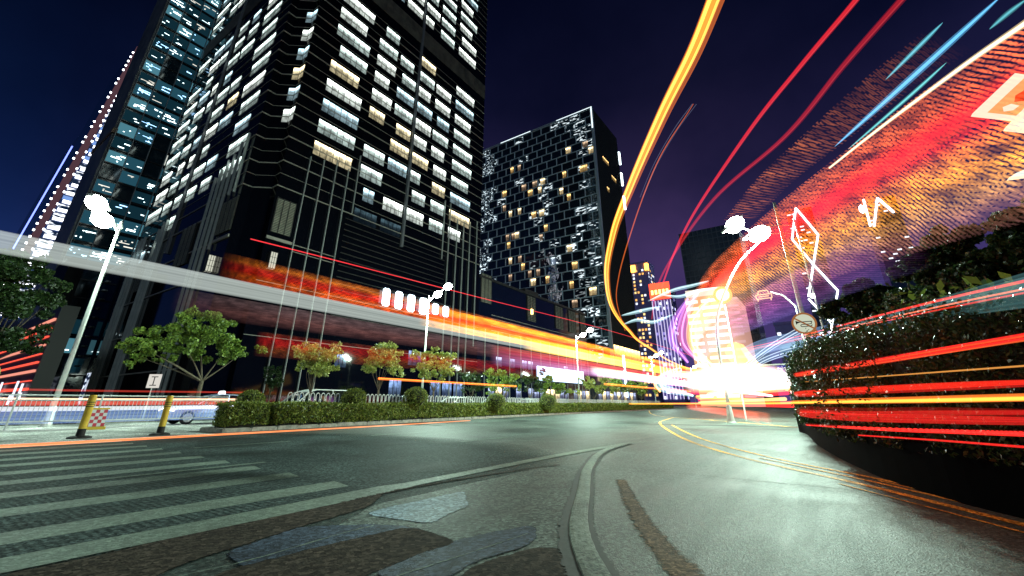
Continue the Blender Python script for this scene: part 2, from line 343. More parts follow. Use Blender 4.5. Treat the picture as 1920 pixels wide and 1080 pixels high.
M_TAR_SHADOW = prin('tar_or_shadow_strip', (.012, .011, .010), .8, var=.4, scale=30)
M_KERB = prin('kerb_stone', (.30, .29, .25), .8, var=.35, scale=5, bump=.6)
M_SOIL = prin('soil', (.03, .025, .018), .95, var=.4, scale=8)

def sheet(name, pts, z, m, thick=0.0):
    mb = MB(); P = [(p[0], p[1], z) for p in pts]
    a = sum(P[i][0]*P[(i+1) % len(P)][1]-P[(i+1) % len(P)][0]*P[i][1] for i in range(len(P)))
    if a < 0: P.reverse()
    mb.poly(P); return struct(name, mb, m)
def feather(name, pts, z, m, w=.16, jit=.02, seed=1):
    """a patch whose rim breaks up: outer edge ragged, coverage falling off over w metres"""
    rr = random.Random(seed); B = [Vector((p[0], p[1], z)) for p in pts]
    if sum(B[i].x*B[(i+1) % len(B)].y-B[(i+1) % len(B)].x*B[i].y for i in range(len(B))) < 0: B.reverse()
    S = []
    for i in range(len(B)):
        a, b = B[i], B[(i+1) % len(B)]; k = max(1, int((b-a).length/max(.08, w*.6)))
        S += [a.lerp(b, q/k) for q in range(k)]
    for _ in range(2): S = [(S[i-1]+S[i]*2+S[(i+1) % len(S)])/4 for i in range(len(S))]
    n = len(S); I = []; O = []
    for i in range(n):
        t = (S[(i+2) % n]-S[i-2]).normalized(); nn = Vector((-t.y, t.x, 0)); I.append(S[i]+nn*w*.5); O.append(S[i]-nn*w*.5+nn*rr.uniform(-jit, jit))
    mb = MB(); mb.v += [tuple(p) for p in I]; mb.f.append(tuple(range(n))); mb.m.append(0); mb.uv += [(1, 0)]*n
    for i in range(n): j = (i+1) % n; mb.quad(O[i], O[j], I[j], I[i], 0, [(0, 0), (0, 0), (1, 0), (1, 0)])
    return struct(name, mb, m)
def ragged(pts, j, seg=.12, seed=1):
    rr = random.Random(seed); o = []
    for i in range(len(pts)):
        a, b = pts[i], pts[(i+1) % len(pts)]; n = max(1, int(math.dist(a[:2], b[:2])/seg))
        for k in range(n):
            f = k/n; o.append((a[0]+(b[0]-a[0])*f+rr.uniform(-j, j)*(k > 0), a[1]+(b[1]-a[1])*f+rr.uniform(-j, j)*(k > 0)))
    return o
def strip(name, pts, w, z, m, j=0.0, seed=1):
    P = spline([(*p[:2], 0) for p in pts], 60 if j > .012 else 12); a = []; b = []; rr = random.Random(seed)
    for i in range(len(P)):
        t = (P[min(i+1, len(P)-1)]-P[max(i-1, 0)]).normalized(); n = Vector((-t.y, t.x, 0)); ww = w(i/(len(P)-1)) if callable(w) else w
        a.append(P[i]+n*(ww/2+rr.uniform(-j, j))); b.append(P[i]-n*(ww/2+rr.uniform(-j, j)))
    mb = MB()
    for i in range(len(P)-1):
        c, d = (a[i]+b[i])/2, (a[i+1]+b[i+1])/2
        for e, g in ((b[i], b[i+1]), (a[i], a[i+1])):
            q = [(e.x, e.y, z), (g.x, g.y, z), (d.x, d.y, z), (c.x, c.y, z)]; uv = [(0.25, 0), (0.25, 0), (1, 0), (1, 0)]
            if e is a[i]: q.reverse(); uv.reverse()
            mb.quad(*q, 0, uv)
    return struct(name, mb, m)

gm = MB(); S = 2500
gm.poly([(-S, -S, 0), (S, -S, 0), (S, S, 0), (-S, S, 0)]); struct('ground', gm, M_ASPH)
KERB = [(-18.55, 8.0), (-18.9, 10.25), (-19.4, 14.3), (-20.1, 20.3), (-21.6, 36), (-24.4, 72), (-27.0, 110)]
sheet('service_road', [(-33, -60), (-17.9, -60), (-17.9, 7.6), (-20.6, 7.6), (-22.4, 20), (-24, 36), (-27.2, 74), (-29.5, 110), (-33, 110)], .004, M_CONC)
pm = MB(); pm.prism([(-150, -60), (-33, -60), (-33, 300), (-150, 300)][::1], .0, .13); struct('pavement', pm, M_PAVE)
bed = MB(); bl = [(x, y) for x, y in KERB]; br_ = [(x-1.9, y) for x, y in KERB]
bed.prism([(p[0]-.06, p[1]+(.1 if i == 0 else 0)) for i, p in enumerate(bl)]+[(p[0]+.06, p[1]+(.1 if i == 0 else 0)) for i, p in reversed(list(enumerate(br_)))], 0, .12); struct('planting_bed', bed, M_SOIL)
kb = MB()
def kerb_run(P, flip=1, wid=.16, seed=3):
    rr = random.Random(seed)
    for i in range(len(P)-1):
        a, b = Vector((*P[i], 0)), Vector((*P[i+1], 0)); d = (b-a); n = max(1, int(d.length/.85)); t = d.normalized(); nn = Vector((-t.y, t.x, 0))*wid*flip
        for k in range(n):
            p = a+d*(k/n)+t*.012; q = a+d*((k+1)/n)-t*.012; h = .15+rr.uniform(-.012, .012); o = nn*rr.uniform(-.08, .08)
            c = .025
            ptop = [p+o, q+o, q+o+nn, p+o+nn]; cen = sum(ptop, Vector())/4
            for f, z0, z1 in ((1, 0, h-c),):
                pl = [(v.x, v.y) for v in ptop]
                if flip < 0: pl.reverse()
                kb.prism(pl, 0, h-c); kb.prism([((v-(v-cen)*.12).x, (v-(v-cen)*.12).y) for v in (ptop if flip > 0 else ptop[::-1])], h-c, h)
kerb_run(KERB); kerb_run([(-20.45, 8.0), (-18.55, 8.0)], 1); kerb_run([(x-1.9, y) for x, y in KERB], -1)
kerb_run([(-33.0, y) for y in range(-30, 111, 5)], 1)
struct('kerb', kb, M_KERB)

M_GROOVE = asphalt_mat('grooved_asphalt', (.005, .008, .009), (.060, .082, .080), .6, 60, groove=True, feather=True, spec=.02)
feather('crosswalk_asphalt', [(-17.6, -9), (-5.0, -9), (-4.9, 5.0), (-5.0, 8.5), (-10, 9.5), (-14, 9.5), (-17.6, 8.5)], .0028, M_GROOVE, 3.5)
zb = MB()
for i, x in enumerate([-5.62, -6.9, -8.15, -9.4, -10.65, -11.95, -13.2, -14.45, -15.7, -16.9]):
    e = 4.0+.07*i; zb.poly([(x-.24, -6, .005), (x+.24, -6, .005), (x+.24, e, .005), (x-.24, e+.12, .005)])
struct('crosswalk_marking', zb, M_LINE)
lm = MB()
for x, ys in ((-8.7, [(2.2, 4.6), (10, 12.3), (18.7, 21.1), (27.2, 29.6), (36, 38.5)]), (-12.85, [(5.0, 7.4), (10.2, 12.75), (18.6, 21), (27, 29.5), (36, 38.5)]), (-4.85, [(19, 21), (27.5, 30), (36, 38.5), (45, 48)])):
    for a, b in ys: lm.poly([(x-.075, a, .009), (x+.075, a, .009), (x+.075, b, .009), (x-.075, b, .009)])
struct('lane_marking', lm, M_LINE)
strip('edge_line_marking', [(-4.68, -6), (-4.72, 1.8), (-4.79, 4.2), (-4.83, 8.9), (-4.65, 12.2)], lambda f: .42 if f < .52 else .26, .010, M_LINE, .006)
# the raised white-capped kerb strip that swings towards the camera, with broken tar along both sides
CURVE = [(-4.62, 12.1), (-4.35, 9.8), (-3.52, 7.3), (-2.62, 5.25), (-1.98, 3.85), (-1.38, 2.9), (-.6, 1.9)]
strip('tar_or_shadow_strip', [(-4.6, 11.9), (-4.42, 9.75), (-3.60, 7.24), (-2.71, 5.2), (-2.08, 3.8), (-1.485, 2.85), (-.68, 1.84)], lambda f: .06+.10*f, .012, M_TAR_SHADOW, .02, 5)
strip('tar_or_shadow_strip', [(-4.5, 11.6), (-4.24, 9.75), (-3.43, 7.33), (-2.53, 5.29), (-1.88, 3.88), (-1.28, 2.95), (-.51, 1.95)], lambda f: .03+.05*f, .016, M_TAR_SHADOW, .014, 6)
def ridge(name, pts, w, h, m):
    P = spline([(*p, 0) for p in pts], 12); mb = MB(); prof = [(-.5, .0), (-.46, .7), (-.3, .95), (0, 1), (.3, .95), (.46, .7), (.5, 0)]; rows = []
    for i in range(len(P)):
        t = (P[min(i+1, len(P)-1)]-P[max(i-1, 0)]).normalized(); n = Vector((t.y, -t.x, 0))
        ww = w*(.82+.3*i/len(P))+random.uniform(-.006, .006)
        rows.append([(P[i]+n*(a*ww)+Vector((0, 0, .02+b*h))) for a, b in prof])
    for i in range(len(rows)-1):
        for k in range(len(prof)-1): mb.quad(rows[i][k], rows[i+1][k], rows[i+1][k+1], rows[i][k+1])
    return struct(name, mb, m, True)
ridge('kerb_strip', CURVE, .165, .012, M_LINE)
feather('road_patch', [G(*q)[:2] for q in ((640, 985), (700, 948), (900, 903), (1010, 878), (1080, 874), (1096, 900), (1086, 985), (1100, 1079), (1010, 1120), (700, 1120), (560, 1010))], .004, M_PALE, .10, .015, 85)
feather('road_patch', [G(*q)[:2] for q in ((682, 966), (740, 950), (870, 922), (878, 950), (832, 968), (812, 984), (740, 974))], .0085, M_BLUE, .07, .015, 39)
feather('road_patch', [G(*q)[:2] for q in ((560, 990), (690, 985), (780, 990), (800, 1005), (740, 1030), (600, 1060), (470, 1075), (420, 1040))], .0087, M_NAVY, .07, .015, 5)
feather('road_patch', [G(*q)[:2] for q in ((400, 1079), (640, 1018), (765, 990), (800, 998), (860, 1020), (800, 1035), (690, 1079), (560, 1150), (300, 1150))], .0095, M_BRWN, .07, .015, 9)
feather('road_patch', [G(*q)[:2] for q in ((690, 1082), (790, 1040), (870, 1012), (1000, 985), (1005, 1010), (985, 1028), (900, 1050), (830, 1090))], .0091, M_NAVY, .07, .015, 32)
feather('road_patch', [G(*q)[:2] for q in ((1010, 1028), (1060, 1030), (1085, 1060), (1090, 1120), (830, 1120), (890, 1062))], .0093, M_BRWN, .07, .015, 10)
feather('road_patch', [G(*q)[:2] for q in ((0, 1079), (120, 1058), (320, 1012), (520, 962), (640, 935), (720, 926), (690, 952), (560, 990), (330, 1062), (200, 1130), (0, 1140))], .0083, M_BRWN, .07, .015, 70)
strip('tar_or_shadow_strip', [G(*q) for q in ((640, 945), (760, 918), (880, 897), (990, 880), (1050, 872))], lambda f: .10-.05*f, .0105, M_BRWN, .03, 8)
strip('road_patch', [G(*q) for q in ((1165, 900), (1185, 945), (1220, 1000), (1270, 1060), (1330, 1130))], lambda f: .16+.12*f, .0045, M_RUST, .03, 9)
strip('tar_or_shadow_strip', [G(*q) for q in ((1130, 872), (1250, 885), (1400, 900), (1560, 915), (1760, 935))], .016, .0048, M_TAR_SHADOW, .006, 10)
strip('tar_or_shadow_strip', [G(*q) for q in ((1180, 834), (1230, 828), (1300, 815), (1370, 800))], .02, .0048, M_TAR_SHADOW, .008, 11)
strip('tar_or_shadow_strip', [(-10.5, 24), (-7.6, 24.3), (-4, 24.6), (-1.2, 24.5)], lambda f: .25+.55*math.sin(math.pi*f), .0049, M_TAR_SHADOW, .02, 12)  # painted shadow of passing vehicles, laid on the road in the tar colour
strip('tar_or_shadow_strip', [G(*q) for q in ((330, 1085), (480, 1050), (640, 1003), (700, 988))], .014, .0112, M_LINE, .006, 13)
strip('tar_or_shadow_strip', [G(*q) for q in ((740, 1085), (880, 1040), (990, 1003))], .012, .0113, M_LINE, .006, 14)
YEL = [G(*q) for q in ((1262, 783), (1240, 790), (1240, 797), (1262, 812), (1300, 830), (1400, 860), (1600, 905), (1920, 985), (2150, 1045))]
strip('yellow_line_marking', YEL, .12, .006, M_YEL, .004, 15)
strip('yellow_line_marking', [(p[0]+.38, p[1]+.45) for p in YEL[2:]], .10, .007, M_YEL, .004, 16)
strip('yellow_line_marking', [(p[0]+.19, p[1]+.25) for p in YEL[5:]], .07, .0075, M_YEL, .006, 17)
strip('yellow_line_marking', [(p[0]-.16, p[1]-.24) for p in YEL[6:]], .04, .0078, M_YEL, .006, 19)
strip('yellow_line_marking', [(p[0]+.30, p[1]+.36) for p in YEL[6:]], .04, .0079, M_YEL, .006, 20)
strip('yellow_line_marking', [(-27.3, 83), (-14, 44), (-7, 33), (-3.2, 27.5), (-1.0, 24.0)], .13, .006, M_YEL, .003, 18)

# ------------------------------------------------------------------ buildings
M_BLACK = glass_mat('black_glass', (.003, .0035, .005), .05, .02, .12, 0, .35, 1.45)
M_NAVYG = glass_mat('navy_glass', (.004, .008, .020), .06, .02, .1, 0, .35, 1.45)
M_TRIM = prin('facade_trim', (.34, .31, .26), .45, .0, var=.15, scale=.6)
M_FIN = prin('facade_fin', (.40, .41, .38), .45, .0, var=.15, scale=.5)
M_PIL = prin('pilaster_grey', (.15, .15, .16), .5)
M_LOUV = prin('louvre_metal', (.34, .32, .25), .5, .0, var=.2, scale=.8)
M_DARKP = prin('dark_panel', (.035, .032, .028), .5, var=.4, scale=.7)
M_MECH = prin('plant_floor_panel', (.10, .085, .06), .6, var=.5, scale=.5)
WM = [window_mat('lit_window', (.80, 1.0, .93), .80), window_mat('lit_window_cool', (.62, .90, 1.0), .60), window_mat('lit_window_warm', (1.0, .86, .52), .95), window_mat('lit_window_bright', (.90, 1.0, .92), 1.15)]
M_DIMW = window_mat('dim_window', (.25, .45, .55), .05)
def split_windows(items, parent, name='window', most=100):
    """items: (score, build function(mb), material index).  the largest become parts, the rest one part"""
    items.sort(key=lambda q: -q[0])
    for s, fn, mat in items[:most]:
        mb = MB()
        if isinstance(mat, list): fn(mb, list(range(len(mat))))
        else: fn(mb, 0)
        mb.build(name, mat, parent)
    rest = items[most:]
    if rest:
        mats = []; mb = MB()
        for s, fn, mat in rest:
            for q in (mat if isinstance(mat, list) else [mat]):
                if q not in mats: mats.append(q)
            fn(mb, [mats.index(q) for q in mat] if isinstance(mat, list) else mats.index(mat))
        o = mb.build(name, mats, parent); o['kind'] = 'stuff'
def pane_x(X, y0, y1, z0, z1, n, gap=.10):
    w = (y1-y0)/n
    def fn(mb, m):
        for i in range(n): mb.quad((X, y0+i*w+gap/2, z0), (X, y0+(i+1)*w-gap/2, z0), (X, y0+(i+1)*w-gap/2, z1), (X, y0+i*w+gap/2, z1), m)
    return fn
def pane_y(Y, x0, x1, z0, z1, n, gap=.10):
    w = (x1-x0)/n
    def fn(mb, m):
        for i in range(n): mb.quad((x0+i*w+gap/2, Y, z0), (x0+(i+1)*w-gap/2, Y, z0), (x0+(i+1)*w-gap/2, Y, z1), (x0+i*w+gap/2, Y, z1), m)
    return fn
def pane_d(p, q, z0, z1, n, gap=.1):
    def fn(mb, m):
        for i in range(n):
            a = (p[0]+(q[0]-p[0])*(i+.04)/n, p[1]+(q[1]-p[1])*(i+.04)/n); b = (p[0]+(q[0]-p[0])*(i+.96)/n, p[1]+(q[1]-p[1])*(i+.96)/n)
            mb.quad((*a, z0), (*b, z0), (*b, z1), (*a, z1), m)
    return fn
rb = random.Random(11)
# ---- the big office tower with the notched corner
XT, YL, Y1 = -58.0, 21.9, 70.7
t1 = thing('office_tower', 'tall black glass office tower with notched corner and rows of bright white windows', 'office tower', (-75, 45, 0))
plan = [(-104, YL), (-61.6, YL), (-61.6, 23.2), (-59.5, 24.9), (XT, 24.9), (XT, Y1), (-104, Y1)]
m = MB(); m.prism(plan, .0, 128); m.build('curtain_wall', M_BLACK, t1)
FH, Z0 = 4.13, 34.03
def band(k):
    z = Z0+FH*k; mb = MB(); e = .12
    for zz, h, ee in ((z, .13, e), (z+2.05, .05, .06)):
        mb.box(-104.1, -61.6+ee, YL-ee, YL-.01, zz, zz+h)
        mb.box(-61.6+.01, -61.6+ee, YL, 23.2-ee, zz, zz+h)
        a, b = Vector((-61.6, 23.2, 0)), Vector((-59.5, 24.9, 0)); d = (b-a).normalized(); nn = Vector((d.y, -d.x, 0))
        P = [a+nn*.01, b+nn*.01, b+nn*ee, a+nn*ee]; mb.prism([(p.x, p.y) for p in reversed(P)], zz, zz+h)
        mb.box(-59.5+ee, XT, 24.9-ee, 24.9-.01, zz, zz+h)
        mb.box(XT+.01, XT+ee, 24.9-ee, Y1+.1, zz, zz+h)
    return mb
for k in list(range(-1, 10))+list(range(12, 23)): band(k).build('floor_band', M_TRIM, t1)
m = MB()
m.box(XT+.02, XT+.10, 24.9, Y1, Z0+FH*10+.6, Z0+FH*11+.9); m.box(-104, -61.7, YL-.10, YL-.02, Z0+FH*10+.6, Z0+FH*11+.9)
for i in range(26): m.box(XT+.10, XT+.16, 25.5+i*1.75, 25.6+i*1.75, Z0+FH*10+.6, Z0+FH*11+.9)
m.build('plant_floor', M_MECH, t1)
cols = [(28.8, 35.7, 6), (37.5, 42.1, 4), (42.9, 47.5, 5), (48.4, 52.8, 5), (53.4, 58.2, 5), (59.9, 66.5, 7)]
its = []
def pick():
    r = rb.random(); return WM[0] if r < .55 else WM[3] if r < .83 else WM[1] if r < .96 else WM[2]
for k in range(-1, 22):
    if k in (10, 11): continue
    z = Z0+FH*k
    for ci, (a, b, n) in enumerate(cols):
        if k == -1 or (k == 0 and ci == 0):
            if ci in (1, 2): its.append((1, pane_x(XT+.05, a, b, z-.85, z+1.5, n), M_DIMW))
            continue
        if rb.random() < (.04 if k < 9 else .16): continue
        aa, bb, nn = a, b, n; r = rb.random(); w = (b-a)/n
        if k == 0 and ci == 1: aa, nn = a+1*w, 2; bb = aa+2*w
        elif k == 0 and ci == 5: bb = a+4*w; nn = 4
        elif r < .16: aa = a+w; nn = n-1
        elif r < .30: bb = b-w; nn = n-1
        elif r < .36 and n > 4: bb = b-2*w; nn = n-2
        sc = 1e4/(math.hypot(XT, aa)**2+z*z); its.append((sc, pane_x(XT+.05, aa, bb, z-.85, z+1.55, nn), WM[2] if (k, ci) in ((5, 0), (4, 1), (3, 2), (3, 3), (2, 4), (1, 5), (4, 2)) else pick()))
for k in (4, 5, 6, 7, 8, 9, 1, 2, 3):
    if k < 2: continue
    z = Z0+FH*k
    if k in (2, 3, 4, 5, 6, 7): its.append((99, (lambda zz: (lambda mb, mm: (pane_d((-61.58, 23.25), (-59.5, 24.88), zz-.9, zz+1.5, 2)(mb, mm), pane_y(24.86, -59.45, -58.1, zz-.9, zz+1.5, 1)(mb, mm))))(z), WM[2] if k == 4 else WM[3] if k in (2, 6) else WM[1]))
lcols = [(3.0, 10.2, 7), (12.2, 17.0, 5), (17.9, 22.5, 5), (23.4, 28.0, 5), (28.6, 33.2, 5), (34.6, 41.2, 7)]
for k in range(-2, 22):
    if k in (10, 11): continue
    z = Z0+FH*k
    for ci, (a, b, n) in enumerate(lcols):
        if k < 0 and not (ci >= 3 and rb.random() < .75): continue
        if k < 2 and ci == 0 and rb.random() < .4: continue
        if rb.random() < .04: continue
        w = (b-a)/n; o = rb.choice([0, 0, 1]); e = rb.choice([0, 0, 1]); x1 = -61.6-a-o*w; x0 = -61.6-b+e*w
        its.append((3e3/(x0*x0+z*z), pane_y(YL-.05, x0, x1, z-.85, z+1.55, n-o-e), pick()))
split_windows(its, t1)
for y, z0, z1 in ((47.95, 27.5, 126),): m = MB(); m.box(XT+.02, XT+.45, y-.22, y+.22, z0, z1); m.build('pilaster', M_PIL, t1)
m = MB(); m.box(-84.8, -84.4, YL-.45, YL-.02, 24, 126); m.build('pilaster', M_PIL, t1)
fins = [(28.6, 0, 36.5), (30.8, 0, 37), (33.0, 0, 38), (35.2, 0, 37.5), (37.0, 30, 41), (60.0, 0, 41), (62.4, 0, 38), (64.5, 0, 38), (66.6, 0, 39), (69.0, 12, 40), (58.3, 28, 41)]
for y, a, b in fins: m = MB(); m.box(XT+.16, XT+.42, y-.055, y+.055, a, b); m.build('facade_fin', M_FIN, t1)
for x, a, b in [(-63.2, 29, 39), (-64.9, 29, 38), (-66.6, 21, 36.5), (-68.3, 0, 36), (-70.0, 0, 35), (-71.7, 0, 34), (-88.6, 0, 31), (-90.2, 0, 31), (-91.8, 0, 30), (-98.4, 0, 30), (-100.2, 0, 30), (-102.0, 0, 30)]:
    m = MB(); m.box(x-.10, x+.10, YL-.50, YL-.17, a, b); m.build('facade_fin', M_FIN, t1)
# louvre boxes on the corner, the cornice under them, plinth seams
def louvre_x(X, y0, y1, z0, z1, pitch=.24):
    mb = MB(); mb.box(X+.03, X+.12, y0, y1, z0, z1, 1)
    n = int((z1-z0)/pitch)
    for i in range(n): z = z0+i*pitch; mb.box(X+.12, X+.24, y0+.1, y1-.1, z+.05, z+.15, 0)
    for q in np.linspace(y0+.05, y1-.05, 4): mb.box(X+.12, X+.27, q-.06, q+.06, z0, z1, 1)
    return mb
def louvre_y(Y, x0, x1, z0, z1, pitch=.24):
    mb = MB(); mb.box(x0, x1, Y-.12, Y-.03, z0, z1, 1); n = int((z1-z0)/pitch)
    for i in range(n): z = z0+i*pitch; mb.box(x0+.1, x1-.1, Y-.24, Y-.12, z+.05, z+.15, 0)
    for q in np.linspace(x0+.05, x1-.05, 4): mb.box(q-.06, q+.06, Y-.27, Y-.12, z0, z1, 1)
    return mb
louvre_x(XT, 25.2, 28.0, 23.0, 28.2).build('louvre_panel', [M_LOUV, M_DARKP], t1)
louvre_y(YL, -66.2, -61.7, 23.0, 28.2).build('louvre_panel', [M_LOUV, M_DARKP], t1)
louvre_y(YL, -79.5, -74.5, 20.5, 27.2).build('louvre_panel', [M_LOUV, M_DARKP], t1)
louvre_y(YL, -95.5, -93.0, 19, 26).build('louvre_panel', [M_LOUV, M_DARKP], t1)
m = MB(); m.box(XT+.02, XT+.22, 24.9, 28.5, 21.9, 22.3); m.box(-67, -61.6, YL-.22, YL-.02, 21.9, 22.3)
for z in (21.0, 22.0): m.box(XT+.02, XT+.10, 28.7, 35.3, z, z+.1)
for z in (9.0, 16.0): m.box(XT+.02, XT+.08, 24.9, Y1, z, z+.08)
for z in (5.0, 11.0, 17.0, 22.0, 27.0): m.box(-104, -67.05, YL-.16, YL-.02, z, z+.18)
m.build('cornice', M_TRIM, t1)
# rows of shallow fins over the unlit louvred wall
m = MB()
for j in range(17):
    z = 13.2+j*.98; m.box(XT+.02, XT+.09, 36.2, 59.4, z, z+.12)
m.build('louvre_wall', M_DARKP, t1)
# lanterns on the corner walls
M_LANT = emis('lantern_glass', (.85, .86, .70), .75)
for p, ax in (((XT+.35, 26.2, 17.8), 'x'), ((-64.6, YL-.35, 17.4), 'y')):
    m = MB(); m.box(p[0]-.3, p[0]+.3, p[1]-.45, p[1]+.45, p[2], p[2]+2.3)
    o = m.build('wall_lantern', M_LANT, t1)
    m = MB()
    for i in range(4):
        f = -.45+.3*i; m.box(p[0]-.32, p[0]+.32, p[1]+f-.03, p[1]+f+.03, p[2]-.02, p[2]+2.32)
    for f in (0, .76, 1.52, 2.25): m.box(p[0]-.325, p[0]+.325, p[1]-.475, p[1]+.475, p[2]+f, p[2]+f+.05)
    m.build('lantern_grille', M_DARKP, o)
# ground floor: lobby glass lit from inside, columns
lob = window_mat('lobby_window', (.35, .55, 1.0), .22)
its = []
for y in np.arange(36, 70, 3.1):
    if rb.random() < .6: its.append((1, pane_x(XT+.06, y, y+2.6, .4, 4.6, 3), lob))
for y0, y1, z0, z1 in ((52, 55, 7.2, 9.6), (38, 40, 6, 7.8)): its.append((1, pane_x(XT+.06, y0, y1, z0, z1, 3), lob))
split_windows(its, t1, 'lobby_window')
# ---- annex left of the tower
an = thing('annex_block', 'low black annex block with ladder-like side fins left of the notched office tower', 'building', (-112, 30, 0))
m = MB(); m.prism([(-122, 22.6), (-104.2, 22.6), (-104.2, 50), (-122, 50)], 0, 27.5); m.build('curtain_wall', M_BLACK, an)
m = MB()
for i in range(13): m.box(-121.8, -119.2, 22.2, 22.58, 2+i*1.9, 2.3+i*1.9)
m.box(-122.1, -104.3, 22.3, 22.58, 26.9, 27.6); m.build('side_fin', M_FIN, an)
m = MB(); m.box(-114.5, -110.5, 22.3, 22.58, 1, 26); m.build('glass_strip', M_NAVYG, an)
lw = speckle_mat('annex_lobby_light', (.05, .1, .3), (.75, .85, 1.0), 1.6, (.5, .5, 1.2), .46, .56, .25)
m = MB(); pane_y(22.5, -110, -105, .6, 6.2, 3)(m, 0); m.build('lobby_window', lw, an)
# ---- podium wing running down the street
pw = thing('podium_wing', 'low dark podium wing with upright louvre bays beside the notched office tower', 'building', (-75, 97, 0))
m = MB(); m.prism([(-95, Y1+.05), (XT, Y1+.05), (XT, 124), (-95, 124)], 0, 27.2); m.build('curtain_wall', M_NAVYG, pw)
for y0, y1, z0, z1 in ((71.2, 75.0, 21.8, 28.4),): louvre_x(XT, y0, y1, z0, z1).build('louvre_panel', [M_LOUV, M_DARKP], pw)
for y0, y1 in ((90.0, 94.0), (104.5, 109.0), (112.5, 117.0), (120, 123.6)):
    louvre_x(XT, y0, y1, 20.5, 27.0, .4).build('louvre_panel', [M_LOUV, M_DARKP], pw)
m = MB(); m.box(-95, XT+.3, Y1+.1, 124.2, 27.2, 27.7); m.box(XT-1, XT+.5, 88.5, 95, 27.7, 28.4); m.build('parapet', M_DARKP, pw)
m = MB()
for z in (16.0, 17.0, 18.6, 19.4): m.box(XT+.02, XT+.14, Y1+4.6, 124, z, z+.14)
m.build('floor_band', M_TRIM, pw)
for i, y in enumerate(np.arange(73, 124, 4.6)): m = MB(); m.box(XT+.15, XT+.32, y-.05, y+.05, 0, 16); m.build('facade_fin', M_FIN, pw)
m = MB(); m.box(XT+.1, XT+.5, 91.6, 92.3, 22.3, 23.6); m.build('wall_lamp', emis('wall_lamp_glow', (1, .62, .2), 5), pw)
its = []
lob2 = window_mat('podium_lobby', (.55, .65, 1.0), .30); lobw = window_mat('podium_warm', (1.0, .80, .45), .9)
for y in np.arange(72, 123, 2.6):
    if rb.random() < .7: its.append((1, pane_x(XT+.06, y, y+2.2, .4, 4.4, 2), lob2 if rb.random() < .75 else lobw))
    if rb.random() < .25: its.append((1, pane_x(XT+.06, y, y+2.2, 8.6, 10.6, 2), lob2))
split_windows(its, pw, 'lobby_window')
# ---- illuminated signs on the facades
M_SIGN = emis('sign_face', (.70, .90, 1.0), 7)
sg = thing('illuminated_sign', 'row of glowing blue-white sign panels on the dark facade beside the street lamp', 'sign', (XT+.3, 52, 18))
sp_ = [(44.9, 46.4), (47.6, 49.2), (50.4, 52.1), (53.3, 55.1), (56.6, 58.2), (59.4, 61.0)]
for i, (a, b) in enumerate(sp_):
    m = MB(); c = .3; zc = 17.7+.0*i; h = 1.5 if i < 4 else 1.0
    P = [(a+c, zc-h), (b-c, zc-h), (b, zc-h+c), (b, zc+h-c), (b-c, zc+h), (a+c, zc+h), (a, zc+h-c), (a, zc-h+c)]
    m.poly([(XT+.47, *p) for p in P]); m.poly([(XT+.4, *p) for p in reversed(P)])
    for k in range(8): p, q = P[k], P[(k+1) % 8]; m.quad((XT+.4, *p), (XT+.4, *q), (XT+.47, *q), (XT+.47, *p))
    m.build('sign_panel', M_SIGN, sg)
m = MB(); m.box(XT+.12, XT+.38, 44.6, 61.8, 16.4, 16.55); m.box(XT+.12, XT+.38, 44.6, 61.8, 18.9, 19.05); m.build('sign_rail', M_DARKP, sg)
scn = thing('video_screen', 'long glowing blue-white screen on the podium wall above the street trees', 'screen', (XT+.6, 106, 8))
m = MB(); m.box(XT+.5, XT+.8, 93.5, 119, 6.4, 9.7); m.build('screen_face', emis('screen_face', (.55, .72, 1.0), 3.2), scn)
m = MB(); m.box(XT+.12, XT+.48, 93.2, 119.3, 6.1, 10.0); m.build('screen_frame', M_DARKP, scn)
# ---- hotel slab with the running-bond grid
ht = thing('hotel_block', 'wide hotel block with a pale brick-like grid of windows, some lit amber', 'hotel', (-105, 182, 0))
HX, HY, HH = -66.0, 165.0, 138.0
M_HG = glass_mat('hotel_glass', (.012, .02, .03), .03, .10, .22)
M_HF = prin('hotel_frame', (.72, .82, .88), .5, .0, var=.12, scale=.3)
m = MB(); m.prism([(-150, HY), (HX, HY), (HX, 197), (-150, 197)], 0, HH); m.build('curtain_wall', [M_HG], ht)
fh, bw = 4.3, 5.7; nf = int(HH/fh)
m = MB()
for k in range(nf+1):
    z = HH-k*fh; m.box(-150, HX, HY-.35, HY-.01, z-.22, z+.10)
    if k < nf:
        o = (k % 2)*bw/2
        for i in range(16):
            x = HX-1.2-o-i*bw
            if x > -149.5: m.box(x-.16, x+.16, HY-.33, HY-.012, z-fh+.10, z-.22)
m.build('facade_grid', M_HF, ht)
m = MB(); m.box(HX-.9, HX+.25, HY-.75, HY+.2, 0, HH+.8); m.build('corner_fin', prin('corner_fin', (.55, .62, .66), .4, .2), ht)
m = MB(); m.box(-150, HX-.92, HY-.75, HY+.2, HH+.12, HH+.8); m.build('parapet', prin('hotel_parapet', (.5, .55, .6), .4, .2), ht)
M_RIM = emis('rim_light', (.80, .95, 1.0), 1.5)
m = MB(); m.box(-122, -102, HY-.80, HY-.76, HH+.25, HH+.7); m.box(-86, HX-.95, HY-.80, HY-.76, HH+.25, HH+.65); m.box(HX-.7, HX, HY-.80, HY-.76, HH-12, HH+.7); m.build('rim_light', M_RIM, ht)
m = MB()
for i in range(40): m.box(HX+.01, HX+.14, HY+.6+i*.78, HY+.75+i*.78, 20, HH)
m.build('side_cladding', M_DARKP, ht)
M_AMB = [window_mat('amber_window', (1.0, .62, .22), .7), window_mat('amber_window_bright', (1.0, .76, .40), 1.0), window_mat('amber_window_dim', (.8, .55, .35), .35)]
its = []
cl_ = {}
